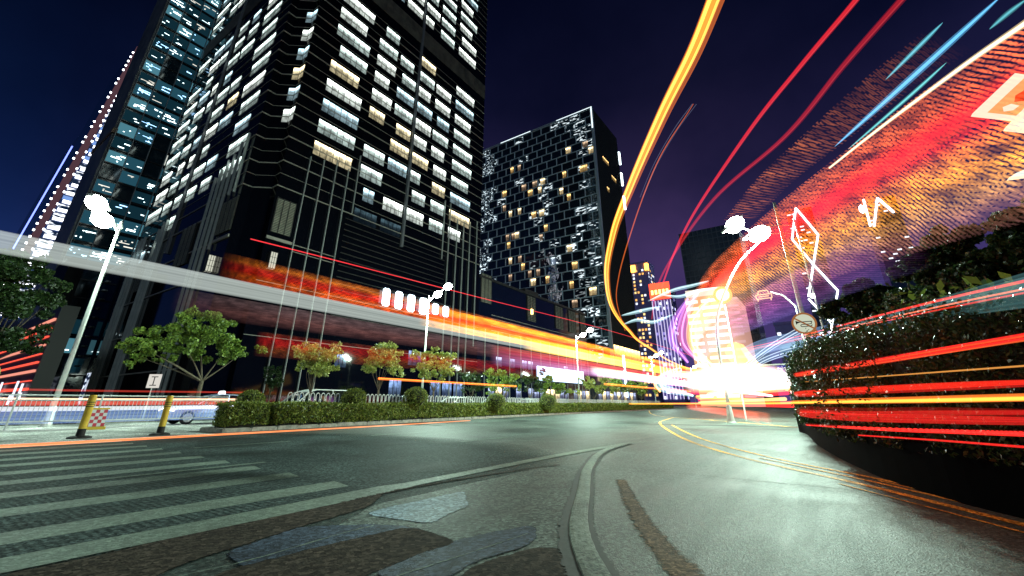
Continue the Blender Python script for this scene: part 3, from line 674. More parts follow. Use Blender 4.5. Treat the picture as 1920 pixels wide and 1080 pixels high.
def hotel_win(px, py, mat, w=2.0, f=.5):
    x, y, z = PY(px, py, HY-.02); k = int((HH-z)/fh); zt = HH-k*fh-.25; o = (k % 2)*bw/2; i = math.floor((HX-1.2-o-x)/bw); xr = HX-1.2-o-i*bw
    x1 = xr-bw*f+w/2; x0 = x1-w
    its.append((2, pane_y(HY-.03, x0, x1, zt-fh+.75, zt-.25, 2), mat))
for px, py in ((979, 312), (953, 318), (1058, 283), (1100, 272), (1102, 282), (1091, 318), (1096, 318), (1060, 330), (1064, 358), (999, 352), (1010, 346), (950, 358), (980, 356), (1068, 375), (997, 365), (1013, 361), (950, 396), (951, 410), (967, 404), (1000, 411), (1015, 407), (1014, 423), (950, 440), (968, 435), (967, 449), (1014, 438), (1072, 458), (949, 488), (968, 482), (1075, 494), (1002, 508), (1017, 505), (951, 520), (1002, 527), (1018, 524), (1077, 532), (1105, 544), (1122, 542), (1080, 572), (1110, 545), (955, 455), (985, 500)):
    hotel_win(px, py, rb.choice(M_AMB), rb.choice([2.0, 2.0, 2.8]), rb.choice([.32, .5, .68]))
REFLW = [speckle_mat('painted_reflection', (.05, .12, .18), (.82, .95, 1.0), 1.5, (.45, .5, 1.5), .56, .61, .05), speckle_mat('painted_reflection_sparse', (.03, .08, .14), (.75, .92, 1.0), 1.7, (1.2, .5, 2.0), .57, .62, .05)]  # reflected city lights painted as glow in the hotel glass
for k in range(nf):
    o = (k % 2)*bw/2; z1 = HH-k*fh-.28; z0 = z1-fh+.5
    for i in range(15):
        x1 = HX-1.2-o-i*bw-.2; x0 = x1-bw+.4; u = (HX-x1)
        if u < 13: p, mm = .45, REFLW[0]
        elif 19 < u < 33 and k > 6: p, mm = .42, REFLW[0]
        elif u > 58: p, mm = .6, REFLW[1]
        else: p, mm = .04, REFLW[0]
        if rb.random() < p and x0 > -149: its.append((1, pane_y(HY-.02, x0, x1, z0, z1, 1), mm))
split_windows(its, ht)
its = []
for z, ys in ((112, np.arange(173, 180, 1.5)), (106, np.arange(183, 189, 1.5)), (96, np.arange(175, 178, 1.5))):
    for y in ys: its.append((1, pane_x(HX+.16, y, y+1.1, z, z+2.4, 1), M_AMB[0]))
split_windows(its, ht, 'side_window')
for z in (122, 109, 95): m = MB(); m.box(HX-.3, HX+.5, 197.05, 198.6, z, z+7.5); m.build('edge_light', emis('edge_light', (.75, .92, 1.0), 5), ht)
m = MB(); m.box(HX+.15, HX+.3, 166, 196, 17, 23); m.build('lit_storey', window_mat('hotel_base', (1, .65, .25), .8), ht)
# ---- left: lit glass tower
lt = thing('glass_tower', 'towering teal glass office block full of speckled lights behind the notched tower', 'office tower', (-135, 45, 0))
m = MB(); m.prism([(-136, 15.1), (-120, 14.9), (-120, 75), (-136, 75)], 0, 178); m.build('curtain_wall', glass_mat('teal_glass', (.012, .03, .04), .07, .03, .1), lt)
TEAL = [emis('teal_pane_dark', (.012, .06, .09), .4, False), emis('teal_pane', (.03, .13, .19), .55, False), emis('teal_pane_light', (.10, .30, .38), .7, False)]
TBAR = [emis('room_or_reflection', (.75, .97, 1.0), 4.5, False), emis('room_or_reflection_blue', (.35, .65, 1.0), 3.5, False), emis('room_or_reflection_soft', (.95, .92, .8), 1.3, False)]  # bars stand for room lights and for painted reflections alike
SPK = [speckle_mat('teal_floor', (.03, .12, .18), (.70, .95, 1.0), 2.2, (.8, .85, 2.4), .53, .59, .20), speckle_mat('teal_floor_bright', (.10, .25, .30), (.8, 1.0, 1.0), 2.6, (.6, .6, 2.2), .49, .56, .32), speckle_mat('teal_floor_dark', (.01, .05, .09), (.6, .85, 1.0), 1.8, (1.4, 1.1, 2.6), .59, .63, .10), speckle_mat('pale_floor', (.5, .55, .5), (.9, .95, .85), .9, (.3, .3, .3), .3, .6, .5)]
its = []
for k in range(46):
    z = 6+k*3.7
    for i in range(13):
        y = 15.0+i*3.3
        if k in (13, 14) and i > 1: mm = SPK[3] if (k == 13 and rb.random() < .6) else None
        else: mm = rb.choices([SPK[0], SPK[1], SPK[2], None], [.5, .16, .26, .08])[0]
        if k < 6 and rb.random() < .7: mm = None
        if mm is SPK[3]: its.append((1e4/(z*z+y*y+14400)*(1 if y < 40 else .3), pane_x(-119.95, y+.1, y+3.2, z+.5, z+3.3, 1), mm))
        elif mm:
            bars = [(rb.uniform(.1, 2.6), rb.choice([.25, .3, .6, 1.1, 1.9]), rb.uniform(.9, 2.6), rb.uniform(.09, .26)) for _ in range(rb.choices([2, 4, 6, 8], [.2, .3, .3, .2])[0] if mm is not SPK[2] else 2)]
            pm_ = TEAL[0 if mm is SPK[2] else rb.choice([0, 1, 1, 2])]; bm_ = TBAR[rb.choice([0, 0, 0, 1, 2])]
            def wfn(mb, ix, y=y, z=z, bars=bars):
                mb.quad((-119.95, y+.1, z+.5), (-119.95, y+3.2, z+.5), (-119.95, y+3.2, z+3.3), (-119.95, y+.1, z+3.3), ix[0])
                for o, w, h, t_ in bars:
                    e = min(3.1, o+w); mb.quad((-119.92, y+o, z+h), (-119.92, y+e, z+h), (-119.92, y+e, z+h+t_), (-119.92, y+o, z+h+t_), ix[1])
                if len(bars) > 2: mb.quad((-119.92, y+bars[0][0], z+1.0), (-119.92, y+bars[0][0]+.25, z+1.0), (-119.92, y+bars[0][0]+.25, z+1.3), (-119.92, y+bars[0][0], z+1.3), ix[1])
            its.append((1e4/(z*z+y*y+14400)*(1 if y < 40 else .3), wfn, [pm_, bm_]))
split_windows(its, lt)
for i in range(14): m = MB(); m.box(-119.9, -119.6, 15.0+i*3.3-.06, 15.0+i*3.3+.06, 4, 178); m.build('mullion', M_FIN, lt)
m = MB()
for k in range(46): m.box(-119.94, -119.82, 15, 62, 6+k*3.7, 6.25+k*3.7)
m.build('floor_band', M_DARKP, lt)
m = MB(); m.box(-136, -120.1, 14.5, 14.88, 0, 178); m.build('side_wall', prin('stone_side', (.16, .16, .15), .4, .3, var=.5, scale=.15), lt)
for z in (58, 112): m = MB(); m.box(-136.2, -119.8, 14.3, 15.2, z, z+1.2); m.build('stone_band', prin('bronze_band', (.22, .15, .09), .5, .3), lt)
lb = thing('dark_block', 'black windowless block at the foot of the teal glass tower', 'building', (-112, 12, 0))
m = MB(); m.prism([(-119, 14.5), (-108, 14.5), (-108, 16.6), (-119, 16.6)], 0, 26); m.build('wall', prin('black_stone', (.003, .003, .004), .6, spec=.1), lb)
# ---- left: curved balcony tower
bt = thing('balcony_tower', 'curved tower with white glowing balcony bars and a pink edge dotted with lamps', 'tower', (-185, 16, 0))
def le(z): return 10.9+max(0, z)*.0628*(1-.0*z)      # its left edge leans in as it rises
m = MB(); zz = np.linspace(0, 117.5, 30)
for a, b in zip(zz[:-1], zz[1:]):
    m.quad((-170, le(a)+1.4, a), (-170, 34, a), (-170, 34, b), (-170, le(b)+1.4, b), 0)
    m.quad((-173, le(a), a), (-170, le(a)+1.4, a), (-170, le(b)+1.4, b), (-173, le(b), b), 1)
    m.quad((-200, le(a), a), (-173, le(a), a), (-173, le(b), b), (-200, le(b), b), 0)
m.quad((-200, le(117.5), 117.5), (-173, le(117.5), 117.5), (-170, 34, 117.5), (-200, 34, 117.5), 1)
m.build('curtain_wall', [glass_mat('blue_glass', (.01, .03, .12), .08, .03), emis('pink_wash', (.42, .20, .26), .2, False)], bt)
m = MB()
for k in range(30):
    z = 118-k*.42 if k < 12 else 113-(k-12)*.0
    if k < 12: m.box(-170, -169.4, le(z)+1.8, 30, z-.14, z+.14)
m.build('crown_louvre', emis('crown_white', (.85, .88, 1.0), 3.0, False), bt)
its = []; BW = [emis('balcony_white', (.88, .92, 1.0), 4.0, False), emis('balcony_blue', (.25, .45, 1.0), .8, False), speckle_mat('balcony_room', (.03, .1, .3), (.9, .95, 1.0), 2.2, (.3, .5, 1.2), .45, .55, .2)]
for k in range(34):
    z = 22+k*2.75
    its.append((9, pane_x(-169.6, le(z)+1.7+rb.random()*.5, le(z)+5.4+rb.random()*4, z, z+.95, 1), BW[0]))
    its.append((8, pane_x(-169.8, le(z)+1.7, 33, z+1, z+2.3, 5), BW[2] if rb.random() < .6 else BW[1]))
split_windows(its, bt, 'balcony')
M_DOT = emis('facade_dot', (.9, .95, 1.0), 7, False)
m = MB()
for k in range(48):
    z = 20+k*2.0
    for yy, xx in ((le(z)-.1, -172.6), (le(z)+1.4, -169.6)):
        if (k+int(yy*3)) % 2 == 0 or k % 3: m.box(xx-.2, xx+.2, yy-.2, yy+.2, z, z+.45)
m.build('facade_lamp', M_DOT, bt)
# ---- far left: dark tower with the blue light line
bl_ = thing('dark_tower', 'slim dark tower edged with a blue light line at the far left', 'tower', (-240, 20, 0))
def le5(z): return 12.2+.066*z
m = MB(); zz = np.linspace(0, 104, 20)
for a, b in zip(zz[:-1], zz[1:]):
    m.quad((-230, le5(a), a), (-230, 40, a), (-230, 40, b), (-230, le5(b), b)); m.quad((-260, le5(a), a), (-230, le5(a), a), (-230, le5(b), b), (-260, le5(b), b))
m.quad((-260, le5(104), 104), (-230, le5(104), 104), (-230, 40, 104), (-260, 40, 104)); m.build('curtain_wall', glass_mat('night_glass', (.008, .015, .04), .1, .03), bl_)
m = MB(); m.tube([(-229.9, le5(z)-.2, z) for z in np.linspace(20, 98, 20)], .22); m.build('light_line', emis('blue_line', (.18, .25, 1.0), 3.0, False), bl_)
m = MB()
for z in np.arange(24, 100, 3.2): m.box(-230.0, -229.85, le5(z)+1, 38, z, z+.25)
m.build('floor_band', prin('steel_band', (.12, .14, .2), .5), bl_)
m = MB(); m.box(-229.8, -229.5, le5(56)+2.2, le5(56)+3.2, 52, 57); m.box(-229.8, -229.5, le5(46)+1.4, le5(46)+2.0, 40, 48); m.build('orange_lamp', emis('orange_lamp', (1, .4, .05), 3, False), bl_)
# ---- low mall with red striped light bands at the far left
ml = thing('striped_mall', 'low building striped with red and white light bands behind the dark tree', 'building', (-125, 14, 0))
m = MB(); m.prism([(-200, 12.5), (-86, 12.5), (-86, 14.4), (-200, 14.4)], 0, 14); m.build('wall', prin('mall_wall', (.03, .025, .025), .5), ml)
RS = [emis('mall_red', (1, .10, .06), 1.3, False), emis('mall_orange', (1, .35, .25), 1.0, False), emis('mall_white', (.8, .85, 1.0), 1.4, False)]
for k in range(10): m = MB(); m.box(-199, -86.5, 12.25, 12.48, 1.5+k*1.15, 1.62+k*1.15+rb.random()*.22); m.build('light_band', RS[0] if k % 3 else RS[1], ml)
m = MB()
for i in range(30): x = -88-rb.random()*60; m.box(x-.4, x+.4, 12.1, 12.24, .5+rb.random()*2.5, 1.0+rb.random()*3.2)
m.build('shop_light', RS[2], ml)
# ---- far end of the street
def far_tower(name, label, cat, x0, x1, y0, y1, h, wall, win, fhh, bw_, lit, faces='SE', base=0, seed=1):
    """a plain high-rise: walls, roof edge and the lit panes of its two visible sides"""
    r = random.Random(seed); t = thing(name, label, cat, ((x0+x1)/2, (y0+y1)/2, 0))
    mb = MB(); mb.prism([(x0, y0), (x1, y0), (x1, y1), (x0, y1)], 0, h); mb.build('wall', wall, t)
    mb = MB(); mb.box(x0-.6, x1+.6, y0-.6, y1+.6, h, h+2.2); mb.build('roof', wall, t)
    its = []
    for k in range(int((h-base-6)/fhh)):
        z = base+4+k*fhh
        for i in range(int((x1-x0-1)/bw_)):
            if r.random() < lit: its.append((1/(1+abs(z-60)), pane_y(y0-.15, x0+.8+i*bw_, x0+.8+(i+.62)*bw_, z, z+fhh*.55, 1), r.choice(win)))
        for i in range(int((y1-y0-1)/bw_)):
            if r.random() < lit:
                xx = x1+.15 if (x0+x1)/2 < -25 else x0-.15
                its.append((.5/(1+abs(z-60)), pane_x(xx, y0+.8+i*bw_, y0+.8+(i+.62)*bw_, z, z+fhh*.55, 1), r.choice(win)))
    split_windows(its, t, most=60)
    return t
M_PUR = prin('violet_haze_wall', (.55, .45, .88), .6, var=.2, scale=.05)  # violet haze and trail light put into the wall colour
EW = [emis('far_amber', (1, .70, .25), 1.6, False), emis('far_white', (.85, .92, 1.0), 1.6, False), emis('far_orange', (1, .5, .12), 1.4, False), emis('far_violet', (.45, .38, .95), .9, False)]
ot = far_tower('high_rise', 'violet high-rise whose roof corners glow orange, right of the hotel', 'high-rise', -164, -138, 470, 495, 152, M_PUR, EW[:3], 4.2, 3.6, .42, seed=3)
for x0, x1, y0 in ((-164.5, -159.5, 469.2), (-157.5, -152, 469.2), (-141, -137.4, 469.2)): m = MB(); m.box(x0, x1, y0, y0+4, 143, 151); m.build('roof_light', emis('orange_flood', (1, .42, .05), 7, False), ot)
rt = far_tower('high_rise', 'blue high-rise with a red glowing crown and white light ribs', 'high-rise', -98.5, -83.5, 335, 350, 82, prin('blue_wall', (.30, .28, .80), .6), [EW[1], EW[3]], 3.8, 2.6, .35, seed=4)
m = MB(); m.box(-98.9, -83.1, 334.2, 334.9, 77, 90); m.build('crown_sign', emis('red_crown', (1, .07, .03), 3.0, False), rt)
m = MB()
for i in range(5): m.box(-97.5+i*2.9, -95.8+i*2.9, 333.9, 334.15, 81, 84.5)
m.build('crown_letter', emis('crown_letter', (1, .55, .12), 6, False), rt)
for i in range(7): m = MB(); m.box(-98+i*2.35, -97.6+i*2.35, 334.2, 334.9, 4, 76); m.build('light_rib', emis('white_rib', (.80, .72, 1.0), 1.0, False), rt)
bb = thing('bright_block', 'overlit cream apartment block glaring white at the end of the street', 'building', (-28, 185, 0))
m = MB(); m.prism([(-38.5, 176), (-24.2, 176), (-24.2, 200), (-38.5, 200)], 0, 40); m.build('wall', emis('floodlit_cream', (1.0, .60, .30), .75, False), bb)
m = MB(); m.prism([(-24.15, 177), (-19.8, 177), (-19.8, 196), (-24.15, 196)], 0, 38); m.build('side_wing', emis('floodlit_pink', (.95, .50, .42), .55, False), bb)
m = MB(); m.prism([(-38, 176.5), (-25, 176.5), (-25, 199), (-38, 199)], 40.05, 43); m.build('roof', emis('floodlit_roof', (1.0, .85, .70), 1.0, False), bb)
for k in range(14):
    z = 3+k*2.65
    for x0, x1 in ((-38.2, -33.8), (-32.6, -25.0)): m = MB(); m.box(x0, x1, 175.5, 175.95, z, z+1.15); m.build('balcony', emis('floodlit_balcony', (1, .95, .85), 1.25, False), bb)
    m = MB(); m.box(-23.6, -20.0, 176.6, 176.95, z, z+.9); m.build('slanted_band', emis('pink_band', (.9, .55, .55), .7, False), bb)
gb = thing('grid_tower', 'dim green-grey glass tower behind the brightest street lamp', 'office tower', (-43, 315, 0))
m = MB(); m.prism([(-62, 295), (-25, 295), (-25, 330), (-62, 330)], 0, 112); m.build('curtain_wall', glass_mat('grey_glass', (.05, .08, .10), .25, .02), gb)
m = MB()
for k in range(27): m.box(-62, -25, 294.6, 294.98, 4+k*4, 4.5+k*4)
for i in range(13): m.box(-62+i*3, -61.6+i*3, 294.5, 294.97, 0, 112)
m.build('facade_grid', prin('grey_grid', (.16, .20, .24), .5), gb)
def diag(nm, lab, Y, box_, lines, th, extra=()):
    t = thing(nm, lab, 'skyscraper', ((box_[0]+box_[1])/2, Y+20, 0))
    mb = MB(); mb.prism([(box_[0], Y+1), (box_[1], Y+1), (box_[1], Y+40), (box_[0], Y+40)], 0, box_[2]); mb.build('curtain_wall', glass_mat('slate_glass', (.05, .06, .10), .2, .02) if 'slate_glass' not in MATS else MATS['slate_glass'], t)
    for a, b in lines: mb = MB(); mb.tube([PY(*a, Y), PY(*b, Y)], th, 6); mb.build('light_line', emis('white_line', (.85, .97, 1.0), 5, False), t)
    its = []; r = random.Random(5)
    for k in range(int(box_[2]/4.5)):
        for i in range(int((box_[1]-box_[0])/5)):
            if r.random() < .14: its.append((1, pane_y(Y+.7, box_[0]+i*5+.5, box_[0]+i*5+4.5, k*4.5+1, k*4.5+2.6, 1), EW[1]))
    split_windows(its, t, most=40); return t
dt = diag('diagrid_tower', 'slender tower crossed by white diamond light lines, left of the hedge', 600, (6, 33, 228),
     [((1492, 390), (1485, 448)), ((1492, 390), (1534, 440)), ((1485, 448), (1525, 496)), ((1534, 440), (1525, 496)), ((1525, 496), (1516, 556)), ((1525, 496), (1571, 545)), ((1516, 560), (1560, 607)), ((1571, 545), (1560, 607)), ((1560, 607), (1557, 640))], 1.0)
dt2 = diag('diagrid_tower', 'second tower with white zigzag light lines showing just above the trees', 640, (88, 118, 236),
     [((1645, 371), (1639, 424)), ((1645, 371), (1676, 398)), ((1619, 374), (1632, 424))], 1.1)
m = MB(); c = PY(1616, 392, 638); m.lathe([(0.01, -6), (2.2, -3.5), (2.8, 0), (2.2, 3.5), (.01, 6)], 10, 0, c); m.build('roof_beacon', emis('beacon', (.8, .85, 1), 9, False), dt2)
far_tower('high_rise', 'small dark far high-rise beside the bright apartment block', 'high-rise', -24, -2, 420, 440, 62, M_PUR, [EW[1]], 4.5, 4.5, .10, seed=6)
far_tower('high_rise', 'pale blue slab of far flats above the road sign gantry', 'high-rise', -4, 14, 300, 318, 31, prin('pale_blue_wall', (.20, .28, .42), .6), [EW[3]], 3.2, 2.6, .35, seed=8)
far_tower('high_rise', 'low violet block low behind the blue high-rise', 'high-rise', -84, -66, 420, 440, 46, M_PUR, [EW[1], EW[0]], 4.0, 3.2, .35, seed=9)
cafe = thing('corner_pavilion', 'low lit pavilion with warm tall windows at the far end of the podium', 'building', (-58, 145, 0))
m = MB(); m.prism([(-80, 127), (-57, 127), (-57, 162), (-80, 162)], 0, 12); m.build('wall', prin('pavilion_wall', (.05, .06, .09), .5), cafe)
m = MB(); m.box(-81, -56.2, 126, 163, 12.02, 12.6); m.build('roof', M_DARKP, cafe)
its = [(1, pane_x(-56.9, y, y+3.2, 7.4, 11, 2), lobw) for y in np.arange(128, 146, 3.6)]+[(1, pane_x(-56.9, y, y+2.4, .5, 4.6, 2), lobw if i % 2 else lob2) for i, y in enumerate(np.arange(128, 160, 3))]
split_windows(its, cafe)
m = MB(); m.box(-56.7, -56.2, 150, 151, 3, 17); m.build('light_pylon', emis('pylon_blue', (.6, .8, 1.0), 3.0, False), cafe)

# ------------------------------------------------------------------ street lamps (their light lives here)
M_POLE = prin('lamp_pole_paint', (.62, .64, .60), .4, .3, var=.1, scale=2)
M_LENS = emis('lamp_lens', (.90, 1.0, .93), 60)
M_CASE = prin('lamp_case', (.5, .52, .5), .4, .4)
LAMP_COL = (.70, 1.0, .82)
def luminaire(parent, c, d, size=1.0):
    """a long pear-shaped head at c pointing along d, lens underneath"""
    d = Vector(d).normalized(); side = d.cross(Vector((0, 0, 1))).normalized(); upv = side.cross(d)
    mb = MB(); prof = [(-.55, .06), (-.4, .13), (-.1, .20), (.25, .20), (.5, .13), (.6, .03)]
    mb.tube([Vector(c)+d*(a*size) for a, r in prof], [r*size for a, r in prof], 10, sx=1.0, sz=.6)
    o = mb.build('luminaire', M_CASE, parent, True)
    mb = MB(); prof = [(.07-.42*math.cos(math.pi*i/8), .27*math.sin(math.pi*i/8)+.004) for i in range(9)]  # lens swollen so its bright shape stands for the bloom
    mb.tube([Vector(c)+d*(a*size)-upv*(.09*size) for a, r in prof], [r*size for a, r in prof], 14, sx=1.15, sz=1.15)
    mb.build('lens', M_LENS, o, True)
def street_lamp(label, base, top, heads, power, group='street lamps along the road', size=1.0, curved=None, spread=R(165)):
    bx, by = base; t = thing('street_lamp', label, 'street lamp', (bx, by, 0), group)
    mb = MB(); mb.lathe([(.26, .0), (.26, .04), (.20, .06), (.17, .5), (.13, .9)], 14, 0, (bx, by, 0)); mb.build('base', M_POLE, t)
    mb = MB()
    if curved: mb.tube(spline([(bx, by, .9)]+curved, 8), [.10-.045*i/(8*len(curved)) for i in range(8*len(curved)+1)], 10)
    else: mb.tube([(bx, by, .9), (bx, by, top*.5), (bx, by, top)], [.115, .095, .07], 12)
    mb.build('pole', M_POLE, t, True)
    if not curved:
        mb = MB(); mb.lathe([(.12, 0), (.16, .1), (.10, .25), (.03, .5)], 12, 0, (bx, by, top)); mb.build('finial', M_POLE, t, True)
    for h in heads:
        H = Vector(h); s = Vector((bx, by, top-.2)); d = (H-s)
        if not curved: mb = MB(); mb.tube(spline([s, s+d*.4+Vector((0, 0, .12)), H-d.normalized()*.5], 6), .04, 8); mb.build('arm', M_POLE, t, True)
        dd = Vector((d.x, d.y, d.z*.3)); luminaire(t, H, dd, size)
        light('lamp_light', 'POINT', (H.x, H.y, H.z-.45*size), power, LAMP_COL, t, .22)
    return t
street_lamp('tall white double-headed street lamp nearest on the left, its post crossing the teal tower', (-30, 5.35), 9.9, [PX(186, 380, -29.2), PX(197, 411, -29.6)], 2000, size=1.25)
def row_lamp(lab, y, x, p): street_lamp(lab, (x, y), 10.4, [(x+2.3, y+.1, 11.5), (x+1.1, y, 10.9)], p, size=1.05)
row_lamp('white street lamp beside the row of glowing sign panels', 28.9, -30, 7000)
row_lamp('white street lamp in front of the long glowing video screen', 60.5, -30, 6000)
row_lamp('white street lamp past the video screen, near the end of the podium wing', 97.5, -30.3, 5000)
row_lamp('small street lamp farthest along the row, before the lit pavilion', 134, -30.6, 2500)
rl = street_lamp('very bright street lamp with a long curved arm in the middle of the road', (-4.75, 28.5), 6.5, [PD(1418, 437, 29), PD(1372, 421, 29.3)], 17000, None, 1.55, curved=[(-4.75, 28.5, 4.0), PD(1345, 595, 29), PD(1362, 540, 29), PD(1388, 490, 29), PD(1425, 452, 29)])
mb = MB(); mb.tube([PD(1418, 437, 29), PD(1395, 428, 29.1), PD(1372, 421, 29.3)], .06, 8); mb.build('arm', M_POLE, rl)
# ------------------------------------------------------------------ foliage
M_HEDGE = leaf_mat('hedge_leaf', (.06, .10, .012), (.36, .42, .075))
M_DARKL = leaf_mat('dark_shaded_leaf', (.008, .022, .008), (.06, .11, .03), .33)  # shade on unlit foliage put into the leaf colour
M_TREE = leaf_mat('tree_leaf', (.05, .11, .015), (.32, .44, .07))
M_TREE2 = leaf_mat('lamplit_yellow_leaf', (.16, .21, .03), (.62, .66, .18))  # lamplight on the crowns put into a paler leaf colour
M_CORE = prin('inner_shade', (.010, .013, .006), .95, var=.5, scale=6)  # near-black core painting the shade inside hedges and shrubs
M_BARK = prin('bark', (.13, .10, .065), .85, var=.45, scale=9, bump=.7)
def wall_leaves(P, z0, z1, depth, dens, size, topw, side=1, dsc=None, bulge=.10):
    """leaf points over the front and top of a clipped hedge that follows polyline P"""
    pts = []; szs = []
    for i in range(len(P)-1):
        a, b = np.array(P[i]), np.array(P[i+1]); ln = np.linalg.norm(b-a); t = (b-a)/ln; nn = np.array([t[1], -t[0]])*side
        mid = (a+b)/2; d = max(6., np.linalg.norm(mid)); f = min(1, (16/d))**1.3; n = int(dens*f*ln*((z1-z0)+topw)); sz = size*max(1, (d/18))**.75
        u = rng.uniform(0, 1, n); front = rng.uniform(0, 1, n) < (z1-z0)/((z1-z0)+topw)
        zf = rng.uniform(z0, z1, n); w = np.where(front, rng.normal(0, depth, n), -rng.uniform(0, topw, n))
        z = np.where(front, zf, z1+rng.normal(0, depth*.7, n)-.02)
        w = w+bulge*np.sin(u*ln*3.1+i*2.0)*.5*(z-z0)/(z1-z0); z = z+.04*np.sin(u*ln*2.3+i)
        c = a[None]+(b-a)[None]*u[:, None]+nn[None]*w[:, None]
        pts.append(np.column_stack([c, z])); szs.append(np.full(n, sz))
    return np.concatenate(pts), np.concatenate(szs)
def interp_poly(P, y0, y1, n):
    ys = np.linspace(y0, y1, n); return [(float(np.interp(y, [q[1] for q in P], [q[0] for q in P])), float(y)) for y in ys]
def box_hedge(label, y0, y1, n, dens, endcap=True):
    P = interp_poly(KERB, y0, y1, n); F = [(x-.42, y) for x, y in P]; B = [(x-1.35, y) for x, y in P]
    t = thing('box_hedge', label, 'hedge', (P[0][0]-.8, y0, .12))
    mb = MB(); mb.prism([(x-.10, y) for x, y in F]+[(x+.1, y) for x, y in reversed(B)], .10, .90); mb.build('core', M_CORE, t)
    pts, sz = wall_leaves(F, .20, 1.0, .05, dens, .040, .93)
    if endcap:
        k = 1400; e = np.column_stack([rng.uniform(B[0][0], F[0][0], k), y0+rng.normal(0, .05, k), rng.uniform(.2, 1.0, k)]); pts = np.concatenate([pts, e]); sz = np.concatenate([sz, np.full(k, .04)])
    fast_quads('foliage', leaves(pts, sz), M_HEDGE, t)
    return t
box_hedge('short clipped box hedge forming the near end of the median', 8.25, 10.0, 3, 1500)
box_hedge('long clipped box hedge running down the median behind the kerb', 10.35, 96, 60, 1500)
def cluster_pts(C, n):
    """C: (x,y,z,r) clusters; leaves sit towards each cluster's shell"""
    out_ = []; w = np.array([c[3]**2 for c in C]); w = w/w.sum()
    for c, k in zip(C, (w*n).astype(int)):
        d = rng.normal(size=(k, 3)); d /= np.linalg.norm(d, axis=1)[:, None]; r = c[3]*rng.uniform(.25, 1, k)**.45
        out_.append(np.array(c[:3])+d*r[:, None]*np.array([1, 1, .72]))
    return np.concatenate(out_)
def tree(label, base, clusters, n, leaf, mat, trunk_r=.12, fork=.5, group=None, name='street_tree', z0=.12):
    bx, by = base; t = thing(name, label, 'tree', (bx, by, z0), group); zc = min(c[2] for c in clusters)
    fz = z0+(zc-z0)*fork; mb = MB(); rr = random.Random(int(bx*10+by*100))
    mb.tube(spline([(bx, by, z0-.05), (bx+.05, by-.04, z0+(fz-z0)*.5), (bx, by, fz)], 5), [trunk_r*(1.25-.45*i/10) for i in range(11)], 9)
    for c in (clusters if len(clusters) < 14 else clusters[::3]):
        e = Vector(c[:3]); s = Vector((bx, by, fz-.05)); mid = s.lerp(e, .5)+Vector((rr.uniform(-.15, .15), rr.uniform(-.15, .15), .12*c[3]))
        mb.tube(spline([s, mid, e], 5), [trunk_r*.42*(1-.088*i) for i in range(11)], 6)
    mb.build('trunk', M_BARK, t, True)
    sub_ = []
    for c in clusters:
        for _ in range(6):
            d = Vector((rr.gauss(0, 1), rr.gauss(0, 1), rr.gauss(.15, .8))).normalized()*c[3]*rr.uniform(.45, 1.15)
            sub_.append((c[0]+d.x, c[1]+d.y, c[2]+d.z*.85, c[3]*rr.uniform(.28, .52)))
    fast_quads('crown', leaves(cluster_pts(sub_, n), leaf), mat, t)
    return t
def px_tree(label, X, cx, top, bot, hw, n=2600, mat=None, leaf=.085, k=11, seed=1, group='small street trees behind the hedge'):
    rr = random.Random(seed); c = PX(cx, (top+bot)/2, X); y = c[1]; z1 = PX(cx, top, X)[2]; z0 = PX(cx, bot, X)[2]; w = abs(PX(cx+hw, bot, X)[1]-PX(cx-hw, bot, X)[1])/2
    r0 = (z1-z0)*.22; C = []
    for i in range(k+6):
        f = rr.random(); zz = z0+r0*.5+(z1-z0-r0*1.2)*f; ww = w*(.35+.75*math.sin(math.pi*min(1, .25+.65*(1-abs(f-.55)))))*.8
        a = rr.uniform(0, 2*math.pi); q = math.sqrt(rr.random()); C.append((X+ww*.8*q*math.cos(a), y+ww*q*math.sin(a), zz, r0*rr.uniform(.7, 1.25)))
    return tree(label, (X, y), C, n, leaf, mat or M_TREE2, .075, .62, group)
px_tree('small street tree nearest on the median, spreading over the first hoop fence panel', -22.6, 592, 642, 715, 46, 4200, M_TREE2, .075, 15, 2)
px_tree('small bright street tree left of the lamp post with the sign panels', -22.6, 716, 637, 712, 36, 4000, M_TREE2, .08, 13, 3)
px_tree('small bright round street tree just right of the lamp post with the sign panels', -22.6, 816, 653, 712, 38, 3800, M_TREE2, .085, 12, 4)
px_tree('small dark street tree between the round bright tree and the greener one', -24.5, 884, 692, 735, 20, 1600, M_DARKL, .10, 8, 5)
px_tree('small green street tree midway along the hoop fence', -24, 944, 686, 735, 30, 3000, M_TREE, .10, 11, 6)
px_tree('small dark street tree just left of the video screen', -24.5, 992, 692, 736, 24, 1800, M_DARKL, .12, 8, 7)
px_tree('small street tree below the left end of the video screen', -25, 1040, 702, 738, 24, 1800, M_TREE, .13, 8, 8)
px_tree('small street tree under the right end of the video screen', -25, 1112, 701, 738, 30, 2000, M_TREE2, .16, 9, 9)
px_tree('small street tree past the video screen near the pavilion', -26, 1158, 703, 740, 24, 1600, M_TREE, .2, 8, 10)
px_tree('farthest small street tree before the bright end of the street', -27, 1200, 708, 742, 20, 1400, M_TREE2, .25, 7, 11)
def px_cl(lst, X, d=None):
    C = []
    for cx, cy, r in lst:
        p = PX(cx, cy, X) if d is None else PD(cx, cy, d); q = PX(cx, cy-r, X) if d is None else PD(cx, cy-r, d)
        C.append((p[0]+random.uniform(-.6, .6), p[1]+random.uniform(-.2, .2), p[2], abs(q[2]-p[2])))
    return C
